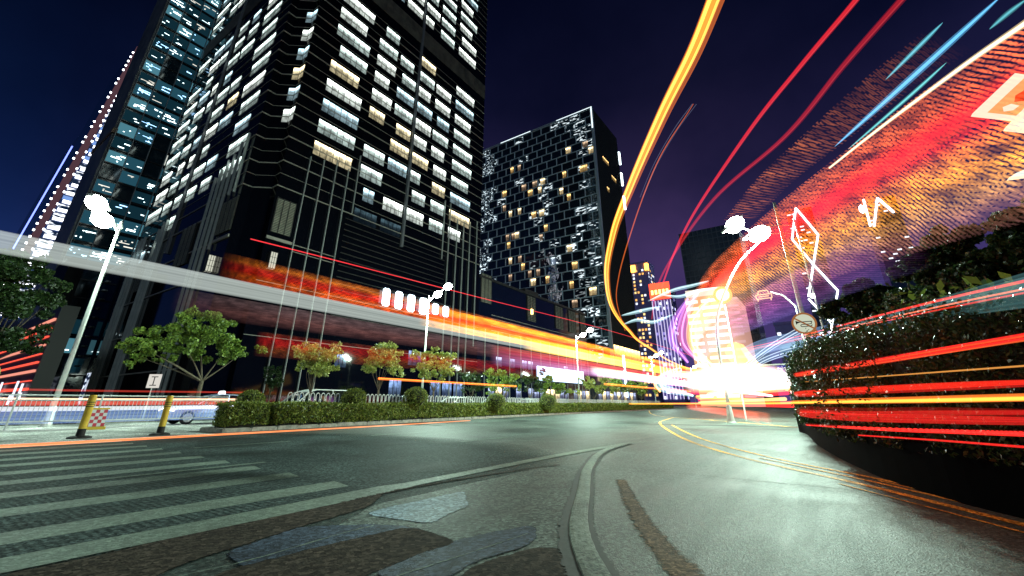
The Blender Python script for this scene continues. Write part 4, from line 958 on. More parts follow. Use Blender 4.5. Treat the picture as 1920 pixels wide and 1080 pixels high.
big = px_cl([(248, 648, 22), (275, 632, 24), (300, 650, 24), (262, 668, 20), (322, 628, 26), (345, 610, 26), (372, 596, 20), (395, 612, 24), (368, 632, 28), (340, 655, 26), (400, 640, 26), (425, 622, 22), (412, 660, 22), (380, 668, 24), (440, 640, 14), (310, 672, 18), (460, 658, 12), (488, 655, 13), (440, 668, 12), (360, 582, 10), (240, 680, 12)], -37)
tree('broad leafy tree standing before the dark corner of the notched tower', PX(372, 740, -37)[:2], big, 15000, .105, M_TREE, .16, .72, z0=.13)
drk = px_cl([(-40, 560, 60), (10, 520, 45), (55, 510, 34), (95, 525, 30), (30, 580, 50), (75, 570, 36), (105, 560, 24), (-10, 640, 50), (45, 630, 38), (20, 500, 34), (-60, 480, 60), (60, 650, 22)], -44)
tree('dark spreading tree cut by the left edge of the picture', (-44, 3.6), drk, 16000, .13, M_DARKL, .2, .6, z0=.13)
px_tree('small round tree glowing under a lobby lamp between the black columns', -50, 513, 682, 728, 26, 1800, M_DARKL, .11, 8, 12, None)
def shrub(label, cx, top, hwm, X=-20.45):
    p = PX(cx, top, X); r = hwm; zc = max(.12+.5*r, p[2]-r*.8); t = thing('round_shrub', label, 'shrub', (X, p[1], .12), 'clipped round shrubs behind the hedge')
    mb = MB(); n = 14; mb.lathe([(r*.80*math.sin(math.pi*i/n)+.001, zc-r*.7*math.cos(math.pi*i/n)) for i in range(n+1)], 16, 0, (X, p[1], 0)); mb.build('core', M_CORE, t, True)
    d = rng.normal(size=(2600, 3)); d /= np.linalg.norm(d, axis=1)[:, None]; q = np.array([X, p[1], zc])+d*np.array([r, r, r*.85])*rng.uniform(.86, 1.06, 2600)[:, None]
    fast_quads('foliage', leaves(q[q[:, 2] > .15], .042), M_HEDGE, t)
shrub('lop-sided shrub rising above the short near hedge', 474, 733, .55)
shrub('round shrub between the first and second hoop fence panels', 666, 729, .62)
shrub('largest round shrub, midway along the near hoop fence', 781, 727, .72)
shrub('round shrub in front of the greener street tree', 930, 738, .72, -21.0)
shrub('round shrub below the dark tree left of the video screen', 1027, 740, .82, -21.6)
# the tall hedge on the right, its planter and the trees over it
RH = [(-1.15, 21.0), (-.83, 19.2), (-.50, 15.2), (-.18, 12.4), (.34, 9.2), (.82, 7.5), (1.32, 6.5), (2.1, 5.2), (3.3, 3.9)]
rhd = thing('tall_hedge', 'tall dark leafy hedge filling the right side above its black planter', 'hedge', (1, 9, 0))
Pn = [(p.x, p.y) for p in spline([(*q, 0) for q in RH], 4)]
def hz(y): return float(np.interp(y, [4, 6.5, 9, 12, 16, 21], [2.0, 2.0, 2.05, 2.2, 2.45, 2.3]))
mb = MB(); segs = list(zip(Pn[:-1], Pn[1:]))
for a, b in segs:
    za, zb_ = hz(a[1])-.12, hz(b[1])-.12
    mb.quad((a[0]+.28, a[1], .3), (b[0]+.28, b[1], .3), (b[0]+.28, b[1], zb_), (a[0]+.28, a[1], za)); mb.quad((a[0]+.28, a[1], za), (b[0]+.28, b[1], zb_), (b[0]+3, b[1]+1, zb_), (a[0]+3, a[1]+1, za))
    mb.quad((b[0]+3, b[1]+1, .3), (a[0]+3, a[1]+1, .3), (a[0]+3, a[1]+1, za), (b[0]+3, b[1]+1, zb_))
a = Pn[0]; mb.quad((a[0]+.28, a[1], .3), (a[0]+.28, a[1], hz(a[1])-.12), (a[0]+3, a[1]+1, hz(a[1])-.12), (a[0]+3, a[1]+1, .3))
mb.build('core', M_CORE, rhd)
pp = []; ss = []
for a, b in segs:
    ln = math.dist(a, b); a_, b_ = np.array(a), np.array(b); d = np.linalg.norm((a_+b_)/2); z1 = hz((a[1]+b[1])/2)
    n = int(ln*(z1-.35+.9)*2300*min(1, 11/d)); u = rng.uniform(0, 1, n); fr = rng.uniform(0, 1, n) < .68; t_ = (b_-a_)/ln; nn = np.array([-t_[1], t_[0]])*-1.0; sh = -.12
    if nn[0] > 0: nn = -nn
    lump = .16*np.sin(u*ln*2+a[1]*3)+.12*np.sin(a[1]*7.1)+.07*np.sin((a[1]+u*ln)*9); w = np.where(fr, rng.normal(-.16, .11, n)+lump, -rng.uniform(0, 2.6, n)); z = np.where(fr, rng.uniform(.46, z1, n), z1+rng.normal(0, .10, n)+.16*np.sin((a[1]-u*ln)*2.7)+.08*np.sin((a[1]-u*ln)*7))
    c = a_+(b_-a_)*u[:, None]+nn*w[:, None]; pp.append(np.column_stack([c, z])); ss.append(np.full(n, .029*max(1, d/11)**.6))
k = 5000; pp.append(np.column_stack([rng.uniform(-.8, 1.9, k), Pn[0][1]+rng.normal(.1, .15, k), rng.uniform(.35, 2.3, k)])); ss.append(np.full(k, .06))
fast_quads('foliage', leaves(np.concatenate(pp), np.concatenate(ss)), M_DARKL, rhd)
mb = MB(); FR = [(p[0]-.02, p[1]) for p in Pn]
mb.prism(([(p[0]+3, p[1]+1) for p in FR][::1]+FR[::-1]), 0, .55); mb.build('planter', prin('planter_shade_black', (.0015, .0018, .0025), .9, spec=.02), rhd)  # planter colour blackened to carry the shade at the hedge foot
struct_k = MB()
trA = px_cl([(1618, 560, 28), (1650, 545, 38), (1690, 525, 40), (1660, 580, 40), (1628, 600, 24), (1720, 560, 46), (1660, 610, 40), (1710, 600, 44), (1685, 560, 40), (1640, 575, 34), (1735, 530, 40)], 0, 17)
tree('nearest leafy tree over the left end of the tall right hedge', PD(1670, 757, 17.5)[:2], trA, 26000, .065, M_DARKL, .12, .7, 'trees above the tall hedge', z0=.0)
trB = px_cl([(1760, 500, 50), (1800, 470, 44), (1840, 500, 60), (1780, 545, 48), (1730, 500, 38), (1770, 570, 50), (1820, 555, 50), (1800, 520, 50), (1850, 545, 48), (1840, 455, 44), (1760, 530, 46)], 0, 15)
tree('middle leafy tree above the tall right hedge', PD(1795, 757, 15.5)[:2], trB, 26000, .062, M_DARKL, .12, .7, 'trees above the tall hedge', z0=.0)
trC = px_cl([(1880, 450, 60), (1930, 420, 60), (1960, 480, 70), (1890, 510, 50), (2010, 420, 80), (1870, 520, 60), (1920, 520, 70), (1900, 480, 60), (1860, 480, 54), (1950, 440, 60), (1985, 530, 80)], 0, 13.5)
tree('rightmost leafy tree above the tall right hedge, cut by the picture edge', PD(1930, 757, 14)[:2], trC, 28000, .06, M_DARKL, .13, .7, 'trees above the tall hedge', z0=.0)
for i, (lab, px, py) in enumerate((('sprig of broad leaves poking above the hedge left of the taller sprig', 1715, 566), ('tallest sprig of broad leaves poking above the tall hedge', 1795, 552), ('right-hand sprig of broad leaves poking above the tall hedge', 1862, 545))):
    x, y, z = PD(px, py, 9.0-i*.8); t = thing('leafy_sprig', lab, 'plant', (x, y, 1.9)); mb = MB(); mb.tube([(x, y, 1.9), (x+.02, y, z-.1), (x-.02, y, z+.18)], .006, 5); mb.build('stem', M_BARK, t)
    q = np.array([[x+.16*math.cos(a)*f, y+.16*math.sin(a)*f, z-.05+.06*j] for j in range(4) for a, f in ((j*1.2, 1), (j*1.2+2.1, .9), (j*1.2+4.2, 1))]); fast_quads('leaf_tuft', leaves(q, .085), M_TREE, t)
# ------------------------------------------------------------------ fences, railings, bollards
M_WHITE = prin('white_paint', (.72, .74, .72), .45, var=.12, scale=4)
def copy_tree(o, parent=None):
    c = o.copy(); COL.objects.link(c)
    if parent is not None: c.parent = parent
    for ch in list(o.children): copy_tree(ch, c)
    return c
def proto_thing(name, cat, label, group):  # built about the origin, then moved
    return thing(name, label, cat, (0, 0, 0), group)
hf = proto_thing('hoop_fence', 'fence', 'white hoop fence', 'white hoop fence panels along the median')
mb = MB()
for i in range(10):
    y = .16+i*.31; mb.tube([(0, y-.1, 0)]+[(0, y-.115*math.cos(math.pi*q/8), 1.22+.16*math.sin(math.pi*q/8)) for q in range(9)]+[(0, y+.1, 0)], .021, 6)
    mb.box(-.015, .015, y+.1, y+.21, 1.05, 1.09); mb.box(-.015, .015, y+.1, y+.21, .55, .59)
mb.build('hoop', M_WHITE, hf); mb = MB(); mb.box(-.02, .02, 0, 3.1, .30, .35); mb.build('rail', M_WHITE, hf)
hp = []; y = 11.4
while y < 88:
    if not (14.75 < y < 15.4): hp.append(y)
    y += 3.25 if y > 11.5 else 4.55
HL = ['nearest white hoop fence panel, around the foot of the first street tree', 'second white hoop fence panel, left of the largest round shrub', 'third white hoop fence panel, behind the largest round shrub', 'fourth white hoop fence panel, before the white saloon car']
far_lab = 'white hoop fence panel in the unbroken run past the parked cars'
for i, y in enumerate(hp):
    o = hf if i == 0 else copy_tree(hf); xa = float(np.interp(y, [q[1] for q in KERB], [q[0] for q in KERB]))-1.68; xb = float(np.interp(y+3.1, [q[1] for q in KERB], [q[0] for q in KERB]))-1.68
    o.location = (xa, y, .12); o.rotation_euler = (0, 0, -math.atan2(xb-xa, 3.1)); o['label'] = HL[i] if i < 4 else far_lab
rlg = proto_thing('guard_railing', 'railing', 'white railing', 'white guard railings beside the service road')
mb = MB()
for z in (1.33, 1.14, .32): mb.tube([(0, 0, z), (0, 2.6, z)], .026, 8)
mb.build('rail', M_WHITE, rlg); mb = MB()
for i in range(17): mb.tube([(0, .15+i*.144, .32), (0, .15+i*.144, 1.14)], .011, 6)
mb.build('bar', M_WHITE, rlg); mb = MB(); mb.tube([(0, 0, 0), (0, 0, 1.38)], .035, 8); mb.lathe([(.12, 0), (.12, .02), (.05, .04)], 10, 0, (0, 0, 0)); mb.build('post', M_WHITE, rlg)
RL = ['white guard railing at the left edge of the picture', 'white guard railing in front of the nearest street lamp post', 'white guard railing behind the red and white barrier', 'white guard railing between the barrier and the taxi', 'white guard railing in front of the taxi']
for i in range(5):
    o = rlg if i == 0 else copy_tree(rlg); o.location = (-26.6-.05*i, -1.6+i*2.62, .004); o['label'] = RL[i]
M_YP = prin('yellow_post', (.80, .50, .03), .5, var=.12, scale=6, col2=(.86, .60, .06)); M_BK = prin('black_rubber', (.015, .015, .015), .7, var=.3, scale=9)
bo = proto_thing('delineator_post', 'bollard', 'yellow post', 'yellow delineator posts on the road edge')
mb = MB(); mb.lathe([(.10, .27), (.10, 1.22), (.085, 1.26)], 16); mb.build('post', M_YP, bo, False); mb = MB(); mb.lathe([(.108, .05), (.108, .27)], 16); mb.build('sleeve', M_BK, bo)
mb = MB(); mb.lathe([(.30, 0), (.29, .04), (.20, .07), (.11, .075)], 18); mb.build('foot', M_BK, bo)
mb = MB()
for z in (.90, .97, 1.03): mb.lathe([(.1025, z), (.1025, z+.022)], 16)
mb.build('stripe', M_BK, bo)
for i, ((x, y, z), l) in enumerate(((G(148, 822), 'yellow delineator post with black bands, left one, beside the red and white barrier'), (G(299, 816), 'yellow delineator post with black bands, right one, in front of the taxi'))):
    o = bo if i == 0 else copy_tree(bo); o.location = (x, y, .004); o['label'] = l
yb = thing('steel_bollard', 'worn round-topped yellow steel bollard cut off by the left edge', 'bollard', (*PD(-52, 757, 9.0)[:2], 0)); p = PD(-52, 757, 9.0)
mb = MB(); mb.lathe([(.13, 0), (.13, 1.36), (.122, 1.42), (.09, 1.47), (.04, 1.495), (.001, 1.50)], 20, 0, (p[0], p[1], 0)); mb.build('post', prin('worn_yellow', (.20, .13, .01), .6, var=.3, scale=9, col2=(.85, .62, .06)), yb, True)
mb = MB(); mb.lathe([(.24, 0), (.24, .03), (.17, .05)], 18, 0, (p[0], p[1], 0)); mb.build('foot', M_BK, yb)
wb = thing('water_barrier', 'red and white chequered plastic barrier with a yellow top by the railing', 'barrier', (-25.4, 5.9, 0))
rd, wh, yl = prin('red_plastic', (.60, .05, .08), .5), prin('white_plastic', (.75, .75, .75), .5), prin('yellow_plastic', (.75, .5, .05), .5)
mb = MB()
for i in range(5):
    for j in range(5): mb.box(-25.55+.02*j, -25.25-.02*j, 5.62+i*.126, 5.62+(i+1)*.126, .12+j*.13, .12+(j+1)*.13, (i+j) % 2)
mb.build('body', [rd, wh], wb); mb = MB(); mb.box(-25.52, -25.28, 5.58, 6.29, .775, .84); mb.build('top', yl, wb); mb = MB(); mb.box(-25.62, -25.18, 5.56, 6.31, .0, .115); mb.build('base', yl, wb)
# ------------------------------------------------------------------ signs
M_SW = prin('sign_white', (.85, .86, .82), .5); M_SB = prin('sign_black', (.02, .02, .02), .6); M_SR = prin('sign_ring', (.75, .28, .10), .5); M_SBL = prin('sign_blue', (.05, .06, .45), .5)
sp1 = thing('square_sign', 'square white sign with a black capital I shape, on a thin post', 'sign', (-34, 10.1, .13))
mb = MB(); mb.tube([(-34, 10.1, .13), (-34, 10.1, 2.65)], .03, 8); mb.build('post', M_POLE, sp1)
q = Matrix.Translation((-33.9, 10.1, 2.3)) @ Matrix.Rotation(R(-58), 4, 'Z')
mb = MB(); mb.box(-.02, .02, -.40, .40, -.40, .40, 0, q); mb.build('plate', emis('sign_lit_white', (.9, .86, .78), .8, False), sp1)
mb = MB()
for b in ((-.03, .03, -.25, .25), (-.21, .21, .22, .27), (-.21, .21, -.27, -.22)): mb.box(.022, .03, b[0], b[1], b[2], b[3], 0, q)
mb.build('symbol', M_SB, sp1)
# pole with the no-horn disc
nh = thing('road_sign', 'round no-horn sign, black horn under an orange ring and bar, on the tall pole', 'sign', (-.20, 20.0, 2.0))
cx, cy, cz = PD(1508, 607, 20); fm = Matrix.Translation((cx, cy-.12, cz)) @ Matrix.Rotation(YAW*.0+R(-2), 4, 'Z')
mb = MB(); mb.lathe([(.001, 0), (.40, 0), (.40, .02), (.001, .02)], 40, 0, (0, 0, 0), 'Y'); o = mb.build('plate', emis('sign_face_cream', (.80, .86, .66), .75, False), nh); o.data.transform(fm)
mb = MB(); mb.lathe([(.34, -.006), (.345, -.012), (.405, -.012), (.41, -.004), (.40, .018), (.34, .0)], 40, 0, (0, 0, 0), 'Y', False); o = mb.build('ring', emis('sign_ring_lit', (.62, .24, .08), .55, False), nh); o.data.transform(fm)
mb = MB(); mb.box(-.36, .36, -.009, -.003, -.028, .028, 0, Matrix.Rotation(R(38), 4, 'Y')); o = mb.build('slash', MATS['sign_ring_lit'], nh); o.data.transform(fm)
mb = MB(); r_ = .022; Yh = -.016
mb.poly([(-.25, Yh, .10), (-.25, Yh, -.05), (-.19, Yh, .0), (-.12, Yh, .015), (-.12, Yh, .045), (-.19, Yh, .06)])
mb.box(-.14, .22, Yh-.004, Yh, .018, .045)
mb.tube(spline([(.20, Yh, .03), (.235, Yh, -.01), (.20, Yh, -.055), (.05, Yh, -.06), (-.08, Yh, -.06), (-.115, Yh, -.10), (-.08, Yh, -.135), (.08, Yh, -.135), (.20, Yh, -.13), (.235, Yh, -.09)], 6), .014, 6); mb.tube([(.19, Yh, .03), (.26, Yh, .03)], .012, 6)
o = mb.build('horn', M_SB, nh); o.data.transform(fm @ Matrix.Translation((0, 0, .02)) @ Matrix.Scale(1.05, 4))
mb = MB(); x, y, z = PD(1524, 625, 20); mb.box(x-.16, x+.16, y-.1, y-.08, z-.12, z+.12); mb.build('small_plate', MATS['sign_ring_lit'], nh)
tp = thing('tall_pole', 'tall pale traffic pole carrying the no-horn sign and two thin arms', 'pole', (-.12, 20.1, 0))
mb = MB(); mb.tube([(-.12, 20.1, 0), (-.12, 20.1, 4.5), (-.12, 20.1, 9.1)], [.10, .085, .06], 12); mb.build('pole', prin('pale_pole', (.75, .75, .62), .45, .2), tp, True)
mb = MB()
for py in (422, 437): mb.tube([PD(1440, py+1, 20.1), PD(1487, py, 20.1)], .018, 6)
mb.build('arm', M_POLE, tp); mb = MB(); mb.tube(spline([PD(1470, 450, 20.1), PD(1474, 435, 20.1), PD(1484, 424, 20.1)], 6), .018, 6); mb.build('brace', M_POLE, tp)
tq = thing('thin_pole', 'thin grey pole close beside the tall traffic pole', 'pole', (.55, 24, 0)); mb = MB(); mb.tube([(.50, 24, 0), (.50, 24, 9.6)], .04, 8); mb.build('pole', M_POLE, tq)
mb = MB(); mb.lathe([(.001, .0), (.09, .04), (.09, .2), (.001, .24)], 12, 0, (.42, 23.9, 5.55)); mb.build('beacon', emis('small_beacon', (.9, 1, .85), 8, False), tq)
cs = thing('car_sign', 'small orange-outlined car pictogram sign hanging from a thin curved arm', 'sign', PD(1432, 560, 30)); x, y, z = PD(1432, 555, 30); mo = emis('pictogram_orange', (1, .62, .35), 1.2, False)
mb = MB()
for a, b in (((-.42, -.15), (.42, -.15)), ((-.42, .1), (.42, .1)), ((-.42, -.15), (-.42, .1)), ((.42, -.15), (.42, .1)), ((-.3, .1), (-.24, .33)), ((.3, .1), (.24, .33)), ((-.24, .33), (.24, .33)), ((-.28, -.02), (.28, -.02)), ((-.35, -.15), (-.35, -.3)), ((.35, -.15), (.35, -.3))): mb.tube([(x+a[0], y, z+a[1]), (x+b[0], y, z+b[1])], .035, 6)
mb.build('pictogram', mo, cs); mb = MB(); mb.tube(spline([(x+.4, y, z+.2), PD(1452, 550, 30), PD(1470, 556, 30), PD(1492, 575, 30)], 6), .04, 6); mb.build('arm', M_POLE, cs)
mb = MB(); xx, yy, _ = PD(1492, 575, 30); mb.tube([(xx, yy, 0), (xx, yy, PD(1492, 572, 30)[2])], .05, 8); mb.build('post', M_POLE, cs)
rs = thing('round_sign', 'round orange-ringed sign half lost in the glare by the curved lamp arm', 'sign', PD(1355, 570, 32)); x, y, z = PD(1355, 553, 32)
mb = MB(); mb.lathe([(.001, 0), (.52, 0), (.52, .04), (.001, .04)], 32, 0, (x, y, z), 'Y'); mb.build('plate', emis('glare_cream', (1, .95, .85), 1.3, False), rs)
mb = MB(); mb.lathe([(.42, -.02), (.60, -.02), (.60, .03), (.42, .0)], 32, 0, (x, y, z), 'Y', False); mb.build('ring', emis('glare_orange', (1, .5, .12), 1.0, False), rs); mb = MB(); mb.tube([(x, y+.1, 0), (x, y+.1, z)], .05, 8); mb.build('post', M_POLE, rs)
# gantry of blue lane signs
gt = thing('sign_gantry', 'road gantry with blue lane-arrow signs at the far end of the street', 'gantry', (-3, 80, 0))
def blue_board(px0, px1, py0, py1, arrows):
    a = PD(px0, py1, 80); b = PD(px1, py1, 80); z0 = a[2]; z1 = PD(px0, py0, 80)[2]; w = b[0]-a[0]; y = 79.8
    mb = MB(); mb.box(a[0], b[0], y, y+.12, z0, z1); o = mb.build('sign_board', emis('lit_blue' if arrows else 'lit_violet', (.05, .05, .55) if arrows else (.25, .06, .50), .8, False), gt)
    mb = MB(); h = z1-z0; yy = y-.02; nA = len(arrows)
    for i, k in enumerate(arrows):
        c = a[0]+w*(i+.5)/nA; s = h*.36; zc = (z0+z1)/2
        if k == 'up': mb.box(c-.06, c+.06, yy-.02, yy, zc-s, zc+s*.4); mb.poly([(c-.28, yy-.02, zc+s*.3), (c+.28, yy-.02, zc+s*.3), (c, yy-.02, zc+s)])
        if k == 'left': mb.box(c+.12, c+.24, yy-.02, yy, zc-s, zc+s*.5); mb.box(c-.15, c+.24, yy-.02, yy, zc+s*.35, zc+s*.6); mb.poly([(c-.12, yy-.02, zc+s*.1), (c-.12, yy-.02, zc+s*.9), (c-.4, yy-.02, zc+s*.48)])
        if k == 'bar': mb.box(c-.3, c+.3, yy-.02, yy, zc-s*.5, zc-s*.3); mb.box(c-.3, c-.2, yy-.02, yy, zc-s*.3, zc+s*.5); mb.box(c-.1, c+.2, yy-.02, yy, zc+s*.3, zc+s*.45)
        if k == 'dot': mb.box(c-.2, c-.05, yy-.02, yy, zc-s*.5, zc-s*.1); mb.box(c+.05, c+.2, yy-.02, yy, zc-s*.5, zc-s*.1)
    for xx in [a[0]+w*i/nA for i in range(1, nA)] if arrows and arrows[0] != 'bar' else []: mb.box(xx-.03, xx+.03, yy-.02, yy, z0, z1)
    mb.build('symbol', emis('sign_lit_symbol', (1, 1, 1), 1.0, False), o)
blue_board(1459, 1490, 686, 700, ['left', 'up', 'up']); blue_board(1420, 1455, 688, 700, ['bar', 'dot', 'dot'])
mb = MB(); z = PD(1480, 703, 80)[2]; mb.box(-9.5, 2, 79.95, 80.2, z, z+.25); mb.box(-9.5, 2, 79.95, 80.2, z+1.5, z+1.7); mb.build('beam', M_POLE, gt); mb = MB(); mb.tube([(1.8, 80.1, 0), (1.8, 80.1, 7.5)], .16, 8); mb.build('post', M_POLE, gt)
# glowing cream panels standing for ghosted bus parts, high on the right
M_CRM = emis('cream_board', (.95, .86, .66), 1.0, False); M_CRO = emis('orange_face', (.90, .45, .16), .85, False); M_RDG = emis('red_figure', (.75, .06, .02), .8, False)
def board(lab, corners, d, shapes, rim=True):
    P = [Vector(PY(*c, d)) for c in corners]; t = thing('bus_ghost_panel', lab, 'sign board', P[0]); nn = (P[1]-P[0]).cross(P[3]-P[0]).normalized()
    cen = sum(P, Vector())/4
    if nn.dot(Vector((0, 0, CAM_H))-cen) < 0: nn = -nn
    bk = [p-nn*.12 for p in P]; mb = MB(); mb.quad(*P); mb.quad(*reversed(bk))
    for i in range(4): mb.quad(P[i], bk[i], bk[(i+1) % 4], P[(i+1) % 4])
    mb.build('frame', M_CRM, t)
    def at(u, v): return P[0].lerp(P[1], u).lerp(P[3].lerp(P[2], u), v)+nn*.02
    for nm, mat, uv in shapes: mb = MB(); mb.poly([at(u, v)+nn*(.02 if nm == 'figure' else 0) for u, v in uv]); mb.build(nm, mat, t)
board('large cream framed panel with an orange face and a red figure at the right edge', [(1823, 213), (1903, 137), (1985, 150), (1905, 222)], 11.4, [('face', M_CRO, [(.05, .30), (.95, .30), (.95, .95), (.05, .95)]), ('figure', M_RDG, [(.35, .62), (.5, .50), (.62, .56), (.8, .48), (.86, .7), (.66, .74), (.6, .9), (.42, .86)]), ('figure', M_CRM, [(.1, .62), (.2, .5), (.3, .6), (.28, .8), (.16, .78)])])
board('narrow cream panel just below the large one with the red figure', [(1884, 240), (1925, 198), (1990, 206), (1940, 246)], 11.2, [('face', emis('pale_mint_board', (.80, .88, .78), .9, False), [(.08, .25), (.95, .25), (.95, .95), (.08, .95)])])
board('small rounded pale mint panel lowest at the right edge', [(1891, 334), (1902, 326), (1975, 296), (1960, 325)], 11.0, [('face', emis('mint_board', (.82, .95, .88), 1.0, False), [(.03, .05), (.97, .05), (.97, .95), (.03, .95)])])
# ------------------------------------------------------------------ vehicles
M_TYRE = prin('tyre', (.012, .012, .012), .8); M_RIMM = prin('alloy', (.55, .56, .58), .35, .8); M_CGL = glass_mat('car_glass', (.01, .012, .015), .03)
def car(label, paint, loc, heading, kind='saloon', taxi=False, cat='car', lit=True):
    """built with its nose towards -Y at the origin, then moved"""
    t = thing('parked_car' if not taxi else 'taxi', label, cat, (0, 0, 0))
    van = kind == 'van'; L_ = 4.6; W = .88
    st = ([(-2.28, .42, .62, .60), (-2.22, .30, .72, .74), (-1.9, .22, .82, .84), (-1.0, .20, .93, W), (0, .20, .95, W), (1.2, .20, .98, W), (1.95, .24, .98, .85), (2.22, .32, .92, .76), (2.3, .45, .80, .66)] if not van else
          [(-2.3, .42, .75, .66), (-2.22, .30, .95, .78), (-1.8, .22, 1.02, .85), (-1.0, .20, 1.05, W), (0, .20, 1.05, W), (1.4, .20, 1.05, W), (2.15, .24, 1.05, .86), (2.3, .35, 1.0, .80)])
    def loft(st, prof, m=0):
        mb = MB(); rows = [[(wx*a, y, z0+(z1-z0)*b) for a, b in prof] for y, z0, z1, wx in st]
        for i in range(len(rows)-1):
            for k in range(len(prof)): k2 = (k+1) % len(prof); mb.quad(rows[i][k], rows[i+1][k], rows[i+1][k2], rows[i][k2], m)
        mb.poly(rows[0], m); mb.poly(list(reversed(rows[-1])), m); return mb
    BP = [(-.86, 0), (-.97, .18), (-1, .5), (-.97, .82), (-.86, 1), (0, 1.04), (.86, 1), (.97, .82), (1, .5), (.97, .18), (.86, 0)]
    loft(st, BP).build('body', paint, t, True)
    cb = [(-1.05, .90, .96, .76), (-.30, .90, 1.40, .66), (.1, .92, 1.47, .63), (.9, .92, 1.45, .63), (1.35, .92, 1.32, .65), (1.95, .94, 1.02, .72)] if not van else [(-1.75, 1.0, 1.06, .78), (-1.1, 1.0, 1.60, .72), (-.6, 1.0, 1.74, .70), (1.6, 1.0, 1.74, .70), (2.2, 1.0, 1.6, .72), (2.28, 1.0, 1.1, .78)]
    CPf = [(-1.08, 0), (-1.0, .55), (-.88, .93), (-.7, 1), (0, 1.03), (.7, 1), (.88, .93), (1.0, .55), (1.08, 0)]
    loft(cb, CPf).build('cabin', M_CGL, t, True)
    rf = [(y, z1-.035, z1+.03, w) for y, z0, z1, w in cb[1:-1]]; loft(rf, [(-.93, .2), (-.8, 1), (0, 1.1), (.8, 1), (.93, .2)]).build('roof', paint, t, True)
    mb = MB()
    for s in (-1, 1):
        for (ya, ia), (yb_, ib) in (((cb[0][0], 0), (cb[1][0], 1)), ((cb[-1][0], -1), (cb[-2][0], -2))): mb.tube([(s*cb[ia][3]*1.02, ya, cb[ia][2]), (s*cb[ib][3]*.93, yb_, cb[ib][2])], .035, 6)
        ym = .45; mb.tube([(s*.68, ym, .95), (s*.60, ym, cb[2][2]-.03)], .035, 6)
    mb.build('pillar', paint, t)
    for s in (-1, 1):
        for y in (-1.42, 1.38):
            mb = MB(); mb.lathe([(.20, -.10), (.31, -.10), (.325, -.05), (.325, .07), (.31, .10), (.20, .10)], 24, 0, (s*.80, y, .325), 'X'); w = mb.build('wheel', M_TYRE, t, True)
            mb = MB(); xo = s*.905
            mb.lathe([(.19, -.01), (.215, .0), (.19, .01)], 24, 0, (xo, y, .325), 'X'); mb.lathe([(.05, -.02), (.05, .02)], 12, 0, (xo, y, .325), 'X')
            for k in range(10): a = 2*math.pi*k/10; mb.tube([(xo, y+.03*math.cos(a), .325+.03*math.sin(a)), (xo, y+.2*math.cos(a), .325+.2*math.sin(a))], .022, 5)
            mb.build('rim', M_RIMM, w)
        mb = MB(); mb.tube([(s*.60, -2.22, .66), (s*.78, -2.05, .72)], [.06, .08], 8, sz=.8); mb.build('headlight', emis('car_headlight', (1, .95, .85), 6, False) if lit else M_CGL, t)
        mb = MB(); mb.tube([(s*.55, 2.30, .80), (s*.80, 2.16, .85)], [.05, .07], 8); mb.build('tail_light', emis('car_tail', (1, .05, .03), 2.5, False), t)
        mb = MB(); mb.tube([(s*.86, -.75, .98), (s*1.0, -.75, 1.02)], [.04, .08], 8); mb.build('mirror', paint, t)
    if taxi: mb = MB(); mb.box(-.22, .22, .18, .42, 1.50, 1.53); mb.tube([(-.24, .3, 1.60), (.24, .3, 1.60)], .085, 10, sz=.9); mb.build('roof_sign', emis('taxi_sign', (.95, 1, 1), 3, False), t)
    t.location = loc; t.rotation_euler = (0, 0, heading); return t
car('silver-blue taxi with a glowing white roof sign on the service road', prin('taxi_paint', (.35, .42, .62), .25, .3), (-28.3, 11.45, .004), 0, taxi=True, cat='taxi')
car('white van parked behind the first hoop fence panel', prin('van_white', (.85, .86, .85), .3), (-24.5, 15.4, .004), R(2), 'van', cat='van')
car('dark saloon car parked behind the second hoop fence panel', prin('car_dark', (.10, .11, .13), .25, .3), (-24.4, 21.5, .004), R(3))
car('white saloon car parked behind the largest round shrub', prin('car_white', (.85, .87, .88), .25), (-24.7, 27.4, .004), R(3))
car('pale saloon car parked in front of the dark street trees', prin('car_pale', (.55, .60, .64), .25, .2), (-25.9, 34.2, .004), R(3))
car('white saloon car parked farthest down the service road', prin('car_white2', (.75, .75, .75), .25), (-27.8, 43, .004), R(3))

# ------------------------------------------------------------------ light trails: lamps of passing vehicles, hanging over the lanes at lamp height
def PZ(px, py, z): r = ray(px, py); t = (z-CAM_H)/r[2]; return r[0]*t, r[1]*t, z
C_YEL, C_ORG, C_RED, C_CRM, C_BLU, C_PNK, C_WHT = (1, .55, .06), (1, .22, .03), (1, .025, .02), (1, .80, .45), (.12, .45, .80), (1, .10, .28), (.80, 1, .95)
def trail(label, pts, parts, n=10, cat='light trail', group=None, sz=1.0):
    """parts: (radius or radius function, colour, strength, side offset, height offset)"""
    P = spline(pts, n); mb = MB(); mats = []
    for r, col, s, dx, dz in parts:
        Q = []
        for i, p in enumerate(P):
            t = (P[min(i+1, len(P)-1)]-P[max(i-1, 0)]); nn = Vector((t.y, -t.x, 0)).normalized(); Q.append(p+nn*dx+Vector((0, 0, dz)))
        rr = [r(i/(len(P)-1)) if callable(r) else r for i in range(len(P))]
        k = 'trail_%02d%02d%02d_%03d' % (*[int(c*99) for c in col], int(s*100)); m = glow(k, col, s, False, .55)
        if m not in mats: mats.append(m)
        mb.tube(Q, rr, 8, mats.index(m), sz=sz)
    return tag(mb.build('light_trail', mats, None, True), label, cat, group)
